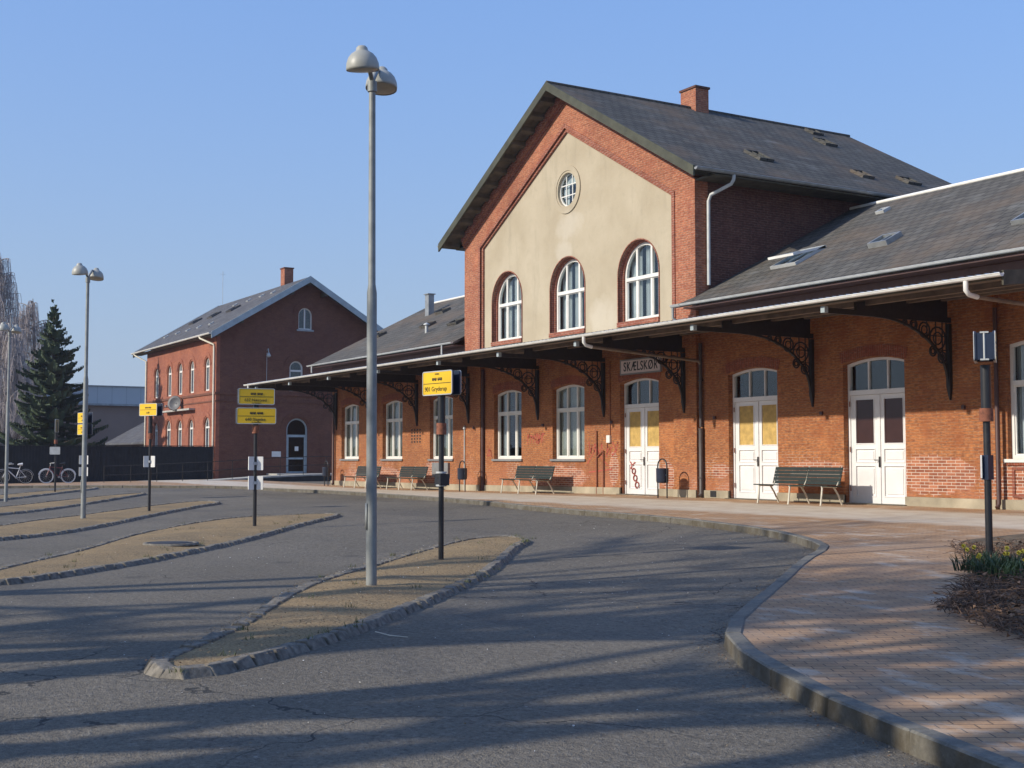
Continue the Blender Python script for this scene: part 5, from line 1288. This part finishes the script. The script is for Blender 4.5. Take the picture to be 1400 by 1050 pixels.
def weeping(x,y,h,w,seed,label):
    t=thing('weeping_birch',label,'tree',(x,y,.2),0,'bare weeping birches behind the spruce'); rr=random.Random(seed)
    m=MB(); tw=MB()
    m.tube([(x,y,0),(x+.2,y+.1,h*.35),(x,y+.2,h*.7),(x+.1,y,h*.93)],[.32,.24,.13,.03],8)
    for k in range(40):
        z=h*rr.uniform(.22,.92); a=rr.uniform(0,2*PI); L=w*(1.15-z/h)*rr.uniform(.6,1.1)+.4
        d=Vector((math.cos(a),math.sin(a),0)); b=Vector((x,y,z))
        pts=[b+d*L*s+Vector((0,0,L*(.95*s-.55*s*s))) for s in (0,.25,.5,.75,1)]
        m.tube(pts,[.07,.055,.04,.028,.012],5,caps=False)
        for q in range(20):
            s=rr.uniform(.2,1.0); i=min(3,int(s*4)); p=pts[i].lerp(pts[i+1],s*4-i); hl=rr.uniform(1.2,4.4)*(.6+.4*h/15); hl=min(hl,p.z-1.5)
            o=Vector((rr.uniform(-1,1),rr.uniform(-1,1),0))*.55
            q1=p+o*.5+Vector((0,0,-.05)); q2=p+o-Vector((0,0,hl*.5)); q3=p+o*1.15-Vector((0,0,hl))
            tw.tube([p,q1,q2,q3],[.022,.019,.015,.008],3,caps=False)
            for _ in range(5):
                f=rr.random(); c=q1.lerp(q3,f); e=c+Vector((rr.uniform(-.22,.22),rr.uniform(-.22,.22),-rr.uniform(.3,.9))); tw.tube([c,e],[.012,.006],3,caps=False)
    m.build('trunk',M['birchbark'],t,recalc=False); tw.build('twigs',M['birch'],t,recalc=False)
weeping(-108,16.9,19.6,3.0,1,'tallest bare weeping birch cut by the left edge of the picture')
weeping(-112,20.3,16.0,3.4,2,'bare weeping birch directly behind the spruce')
weeping(-105,17.4,13.6,3.0,5,'lower bare weeping birch between the tall birch and the spruce')
def hedge(x,y0,y1,h,label,seed):
    rr=random.Random(seed); t=thing('bare_hedge',label,'hedge',(x,(y0+y1)/2,.2)); m=MB()
    for k in range(int((y1-y0)*150)):
        y=rr.uniform(y0,y1); xx=x+rr.uniform(-1,1); p=Vector((xx,y,.1)); hh=h*rr.uniform(.55,1.0)*(1+.15*math.sin(y*1.7))
        z0=rr.uniform(0,hh*.7); a=p+Vector((0,0,z0)); b=a+Vector((rr.uniform(-.5,.5),rr.uniform(-.6,.6),rr.uniform(.3,.9))); m.tube([a,b],[.03,.01],3,caps=False)
    m.build('stems',M['hedge'],t,recalc=False)
hedge(-92,7.5,16.5,3.9,'tangled brown winter hedge behind the fence at the far left',3)
# bare trees behind the photographer: they throw the branch shadows over the road
def bare(x,y,h,seed,label,lean=(0,0),spread=.55,r0=.2,lv=4):
    rr=random.Random(seed); t=thing('bare_tree',label,'tree',(x,y,0),0,'bare street trees behind the bus station'); m=MB()
    def grow(p,d,L,r,lev):
        pts=[p]; q=p; dd=d.copy(); n=4
        for k in range(n):
            dd=(dd+Vector((rr.uniform(-1,1),rr.uniform(-1,1),rr.uniform(-.3,.6)))*.13).normalized(); q=q+dd*L/n; pts.append(q)
        m.tube(pts,[r*(1-.45*k/n) for k in range(n+1)],6 if lev<2 else 4,caps=False)
        if lev>=lv: return
        for k in range(3 if lev<3 else 4):
            s=rr.uniform(.45,1); i=min(n-1,int(s*n)); b=pts[i].lerp(pts[i+1],s*n-i)
            ax=Vector((rr.uniform(-1,1),rr.uniform(-1,1),rr.uniform(-.2,.5))).normalized()
            nd=(dd*(1-spread)+ax*spread).normalized(); grow(b,nd,L*rr.uniform(.62,.86),r*.60,lev+1)
    grow(Vector((x,y,-.1)),Vector((lean[0],lean[1],1)).normalized(),h*.42,r0,0)
    m.build('trunk',M['bark'],t,recalc=False)
TL=['bare tree behind the viewer, rightmost of the row','bare tree behind the viewer, third from the right','bare tree behind the viewer, fourth from the right','bare tree behind the viewer, fifth from the right','bare tree behind the viewer, sixth from the right','bare tree behind the viewer, eighth from the right','bare tree behind the viewer, leftmost of the row','bare tree behind the viewer, second from the right','bare tree behind the viewer, seventh from the right']
for i,(x,y,h,lx) in enumerate(((-2.2,-5.5,11.5,-.10),(-5.2,-4.0,11.0,-.06),(-6.7,-6.5,12.5,-.10),(-7.9,-4.6,11,-.02),(-9.4,-7.0,12.5,-.08),(-12.6,-6.0,12,0),(-17.5,-7.5,12.5,.04),(-3.9,-6.8,12,-.08),(-11,-4.8,11,-.05))):
    bare(x,y,h,40+i,TL[i],(lx,.04),r0=.30,spread=.40,lv=4)
# ------------------------------------------------------------------ PLANTING BED
bed=[(-3.0,6.6),(-4.6,7.2),(-5.9,8.15),(-6.75,8.6),(-7.65,9.15),(-8.25,10.0),(-9.15,11.4),(-10.6,13.0),(-12.5,14.9),(-12.9,16.0),(-12.6,16.9),(-11.0,17.4),(-6,17.6),(-1,17.4),(1,12),(0,8)]
drape('planting_bed',catmull(bed,True,3),.112,M['soil'],crown=.14)
def inbed(x,y):
    c=False; n=len(bed); j=n-1
    for i in range(n):
        if (bed[i][1]>y)!=(bed[j][1]>y) and x<(bed[j][0]-bed[i][0])*(y-bed[i][1])/(bed[j][1]-bed[i][1])+bed[i][0]: c=not c
        j=i
    return c
rr=random.Random(21); m=MB(); n=0
while n<15000:
    x=rr.uniform(-12.9,-2); y=rr.uniform(6.8,14.2)
    if not (inbed(x,y) or inbed(x+.12,y+.14)) or (rr.random()<.8 and x>-5 and y>9): continue
    if y>11.0 and rr.random()<.5: continue
    z=rz_(x,y)+(.13 if not inbed(x-.3,y-.3) else .20)+rr.random()*.05; a=rr.uniform(0,6.28); L=rr.uniform(.05,.30); h=rr.uniform(0,.10)*rr.random()*1.4
    m.cur=0 if rr.random()<.6 else 1
    p=Vector((x,y,z)); e=p+Vector((math.cos(a)*L,math.sin(a)*L,h)); mid=(p+e)/2+Vector((0,0,rr.uniform(0,.05)))
    if rr.random()<.6: m.tube([p,mid,e],[.005,.004,.002],3,caps=False)
    else:
        s=rr.uniform(.015,.045); m.add([mid+Vector((rr.uniform(-s,s),rr.uniform(-s,s),rr.uniform(-s,s)*.6)) for _ in range(4)],[(0,1,2,3)])
    n+=1
tag(m.build('ground_litter',[M['leafdry'],M['leaf2']],recalc=False),'dry brown stems and dead leaves covering the planting bed','ground cover',kind='stuff')
def shrub(x,y,r,h,seed,label,n=260):
    q=random.Random(seed); z=rz_(x,y)+.2; t=thing('low_shrub',label,'shrub',(x,y,z)); m=MB()
    for k in range(n):
        a=q.uniform(0,6.28); el=q.uniform(.2,1.5); L=q.uniform(.4,1)*r
        d=Vector((math.cos(a)*math.cos(el),math.sin(a)*math.cos(el),math.sin(el)*h/r))
        b=Vector((x+q.uniform(-.3,.3)*r,y+q.uniform(-.3,.3)*r,z-.05)); p1=b+d*L*.5+Vector((q.uniform(-.06,.06),q.uniform(-.06,.06),.03)); p2=b+d*L
        m.cur=0; m.tube([b,p1,p2],[.006,.004,.002],3,caps=False)
        m.cur=1
        for _ in range(5):
            c=b.lerp(p2,q.uniform(.3,1)); s=.03; m.add([c+Vector((q.uniform(-s,s),q.uniform(-s,s),q.uniform(-s,s))) for _ in range(3)],[(0,1,2)])
    m.build('stems',[M['leafdry'],plain('shrub_leaf',(.075,.042,.032),.8,var=.5,sc=9)],t,recalc=False)
shrub(-8.35,12.0,.75,.55,31,'reddish-brown twiggy low shrub right of the sign post in the planting bed')
shrub(-6.2,11.2,.8,.5,33,'dark twiggy low shrub at the right edge of the planting bed')
def daffs(x,y,r,n,seed,label,fl):
    q=random.Random(seed); z=rz_(x,y)+.2; t=thing('daffodil_clump',label,'flowers',(x,y,z),0,'daffodil clumps in the planting bed'); m=MB(); f=MB()
    for k in range(n):
        a=q.uniform(0,6.28); d=r*math.sqrt(q.random()); bx_=x+d*math.cos(a); by=y+d*math.sin(a); h=q.uniform(.10,.24); l=Vector((q.uniform(-.1,.1),q.uniform(-.1,.1),0)); w=Vector((math.cos(a+1),math.sin(a+1),0))*.009
        b=Vector((bx_,by,z-.05)); m1=b+l*.4+Vector((0,0,h*.6)); tp=b+l*1.3+Vector((0,0,h))
        m.add([b-w,b+w,m1+w,m1-w,tp],[(0,1,2,3),(3,2,4)])
    for k in range(fl):
        a=q.uniform(0,6.28); d=r*math.sqrt(q.random()); b=Vector((x+d*math.cos(a),y+d*math.sin(a),z-.05)); h=q.uniform(.2,.3); tp=b+Vector((q.uniform(-.03,.03),q.uniform(-.03,.03),h))
        m.tube([b,tp],.004,3,caps=False)
        ax=Vector((q.uniform(-.4,.8),-1,.1)).normalized(); u=ax.orthogonal().normalized(); v=ax.cross(u)
        for j in range(6):
            c,s=math.cos(j*PI/3),math.sin(j*PI/3); e=tp+(u*c+v*s)*.028; sd=(u*-s+v*c)*.010
            f.add([tp,tp+(u*c+v*s)*.018+sd,e,tp+(u*c+v*s)*.018-sd],[(0,1,2,3)])
        f.tube([tp,tp+ax*.03],[.009,.014],6,caps=False)
    m.build('leaves',M['daff'],t,recalc=False)
    if fl: f.build('flowers',M['petal'],t,recalc=False)
daffs(-9.45,11.85,.42,330,41,'leafy daffodil clump left of the sign post in the planting bed',5)
daffs(-8.95,11.55,.42,300,42,'daffodil clump with most flowers just in front of the sign post',8)
daffs(-10.9,15.6,.45,260,43,'flowerless green clump behind the sign post at the right edge',0)
# ------------------------------------------------------------------ small road things
DL=thing('drain_cover','dark round drain cover in the gravel of the second island','drain cover',(-21.6,6.2,0.1))
x,y=-21.35,6.15
m=MB(); m.lathe([(.0,.02),(.36,.02),(.38,.0)],Matrix.Translation((x,y,rz_(x,y)+.088)),28); m.build('cover',M['iron'],DL)
m=MB(); m.lathe([(.38,.0),(.38,.035),(.45,.035),(.46,.0)],Matrix.Translation((x,y,rz_(x,y)+.075)),28); m.build('frame',M['granite'],DL)
st=thing('dry_stalk','pale dry stalk lying on the asphalt beside the nearest island kerb','stalk',(-10.2,4.7,.0))
m=MB(); m.tube([(-9.93,4.60,.05),(-9.85,4.7,.02),(-9.75,4.82,.010)],[.004,.005,.002],5); m.build('stem',M['cream'],st)
# ------------------------------------------------------------------ AIR
m=MB(); m.box(-175,40,-60,90,-1.2,24)
hzm=bpy.data.materials.new('air'); hzm.use_nodes=True; hn=hzm.node_tree; hn.nodes.clear(); ho=hn.nodes.new('ShaderNodeOutputMaterial'); hv=hn.nodes.new('ShaderNodeVolumePrincipled')
hv.inputs['Color'].default_value=(.86,.90,1,1); hv.inputs['Density'].default_value=.0004; hv.inputs['Anisotropy'].default_value=.3
hn.links.new(hv.outputs[0],ho.inputs['Volume'])
tag(m.build('haze',hzm),kind='stuff')
# loose stones on the islands, grit and small leaves in the gutter lines
def pip(poly,x,y):
    c=False; n=len(poly); j=n-1
    for i in range(n):
        if (poly[i][1]>y)!=(poly[j][1]>y) and x<(poly[j][0]-poly[i][0])*(y-poly[i][1])/(poly[j][1]-poly[i][1])+poly[i][0]: c=not c
        j=i
    return c
q=random.Random(77); m=MB()
def stone(x,y,z,r):
    p=[Vector((x+q.uniform(-1,1)*r,y+q.uniform(-1,1)*r,z+q.uniform(-.2,.9)*r)) for _ in range(5)]
    m.add(p,[(0,1,2),(0,2,3),(0,3,1),(1,2,4),(2,3,4),(1,3,4)])
for o,n in ((ISL[0],5200),(ISL[1],2600)):
    xs=[a[0] for a in o]; ys=[a[1] for a in o]; k=0; cx=sum(xs)/len(xs); cy=sum(ys)/len(ys)
    while k<n:
        x=q.uniform(min(xs),max(xs)); y=q.uniform(min(ys),max(ys))
        if not pip(o,x,y): continue
        m.cur=q.choice((0,0,0,0,1,3)) if q.random()>.02 else 2; stone(x,y,rz_(x,y)+(.102 if pip([(a[0]*.93+cx*.07,a[1]*.93+cy*.07) for a in o],x,y) else .07),q.uniform(.004,.010)*(1.6 if q.random()<.05 else 1)); k+=1
for i in range(len(KP)-1):
    a=Vector((*KP[i],0)); b=Vector((*KP[i+1],0))
    if a.x<-30: break
    d=b-a
    for k in range(int(d.length*70)):
        p=a+d*q.random(); nn_=Vector((d.y,-d.x,0)).normalized()*(-1); t=abs(q.gauss(0,.13))+.01; p=p-nn_*t*(-1) if False else p+Vector((-d.y,d.x,0)).normalized()*t
        m.cur=q.choice((0,1,1,3,3)); stone(p.x,p.y,rz_(p.x,p.y)+.004,q.uniform(.004,.012))
for k in range(900):
    x=q.uniform(-22,-4); y=q.uniform(2,15); m.cur=q.choice((0,2)); stone(x,y,rz_(x,y)+.003,q.uniform(.004,.011))
q2=random.Random(5); tf=MB()
for o,n in ((ISL[0],34),(ISL[1],26)):
    p=catmull(o,True,4); cx=sum(a[0] for a in p)/len(p); cy=sum(a[1] for a in p)/len(p)
    for k in range(n):
        i=q2.randrange(len(p)); f=q2.uniform(.0,.12) if q2.random()<.6 else q2.uniform(.1,.6); x=p[i][0]*(1-f)+cx*f; y=p[i][1]*(1-f)+cy*f
        z=rz_(x,y)+(.05 if f<.03 else .08)
        for b in range(14):
            a=q2.uniform(0,6.28); w=Vector((math.cos(a+1.5),math.sin(a+1.5),0))*.004; c=Vector((x+q2.gauss(0,.035),y+q2.gauss(0,.035),z)); e=c+Vector((math.cos(a)*.04,math.sin(a)*.04,q2.uniform(.02,.07)))
            tf.add([c-w,c+w,e],[(0,1,2)])
tag(tf.build('weeds',plain('weeds',(.11,.12,.045),.9,var=.4,sc=20),recalc=False),'small weed tufts growing along the island kerbs','weeds',kind='stuff')
for k in range(420):
    x=q2.uniform(-16,-3.5); y=q2.uniform(5.2,16.5); a=q2.uniform(0,6.28); s_=q2.uniform(.012,.03); z=rz_(x,y)+.114
    if y<6.9 or (x<-9 and y<(-x-9)*1.25+8.2): continue
    m.cur=3; v=[Vector((x+s_*math.cos(a+t)*(1 if j%2 else .55),y+s_*math.sin(a+t)*(1 if j%2 else .55),z+q2.uniform(0,.008))) for j,t in enumerate((0,1.57,3.14,4.71))]; m.add(v,[(0,1,2,3)])
tag(m.build('loose_stones',[M['pebble'],M['granite'],M['gutter'],M['leaf2']],recalc=False),'loose pebbles and grit on the islands and along the kerbs','gravel',kind='stuff')
# ------------------------------------------------------------------ LIGHT, SKY, CAMERA
AZ,EL=7.0,28.0
sv=Vector((-math.sin(R(AZ))*math.cos(R(EL)),-math.cos(R(AZ))*math.cos(R(EL)),math.sin(R(EL))))
L=bpy.data.lights.new('sun','SUN'); L.energy=4.5; L.angle=R(.85); L.color=(1,.925,.80)
lo_=bpy.data.objects.new('sun',L); COL.objects.link(lo_); lo_.rotation_euler=sv.to_track_quat('Z','Y').to_euler()
W=bpy.data.worlds.new('World'); S.world=W; W.use_nodes=True; nt=W.node_tree; nt.nodes.clear()
sky=nt.nodes.new('ShaderNodeTexSky'); sky.sky_type='NISHITA'; sky.sun_disc=False; sky.sun_elevation=R(EL); sky.sun_rotation=R(180+AZ); sky.air_density=1.0; sky.dust_density=1.6; sky.ozone_density=2.2; sky.altitude=0
bg=nt.nodes.new('ShaderNodeBackground'); bg.inputs[1].default_value=.145; ow=nt.nodes.new('ShaderNodeOutputWorld')
bw=nt.nodes.new('ShaderNodeRGBToBW'); nt.links.new(sky.outputs[0],bw.inputs[0])
fac=mth(nt,'MULTIPLY',mth(nt,'POWER',mth(nt,'MAXIMUM',bw.outputs[0],.05),-.62),2.15)
vs=nt.nodes.new('ShaderNodeVectorMath'); vs.operation='SCALE'; nt.links.new(sky.outputs[0],vs.inputs[0]); nt.links.new(fac,vs.inputs[3])
vt=nt.nodes.new('ShaderNodeVectorMath'); vt.operation='MULTIPLY'; nt.links.new(vs.outputs[0],vt.inputs[0]); vt.inputs[1].default_value=(.80,.95,1.18)
gn=nt.nodes.new('ShaderNodeTexCoord'); gz_=sep(nt,gn.outputs['Generated'])[2]
hz=mth(nt,'MULTIPLY',mth(nt,'POWER',mth(nt,'SUBTRACT',1.,mth(nt,'MAXIMUM',gz_,0.),clamp=True),5.),.90)
nt.links.new(mixc(nt,hz,vt.outputs[0],(3.1,3.75,5.1)),bg.inputs[0]); nt.links.new(bg.outputs[0],ow.inputs[0])
cam=bpy.data.cameras.new('camera'); co=bpy.data.objects.new('camera',cam); COL.objects.link(co)
cam.sensor_width=36; cam.lens=36*1751/1400; cam.clip_end=4000; cam.clip_start=.1
yaw=R(59.1); p=math.atan(102.5/1751)
fwd=Vector((-math.sin(yaw)*math.cos(p),math.cos(yaw)*math.cos(p),math.sin(p)))
co.location=(0,0,1.5); co.rotation_euler=fwd.to_track_quat('-Z','Y').to_euler()
S.camera=co
S.view_settings.view_transform='Standard'; S.view_settings.look='None'; S.view_settings.exposure=0; S.view_settings.gamma=1
S.render.resolution_x=1024; S.render.resolution_y=768
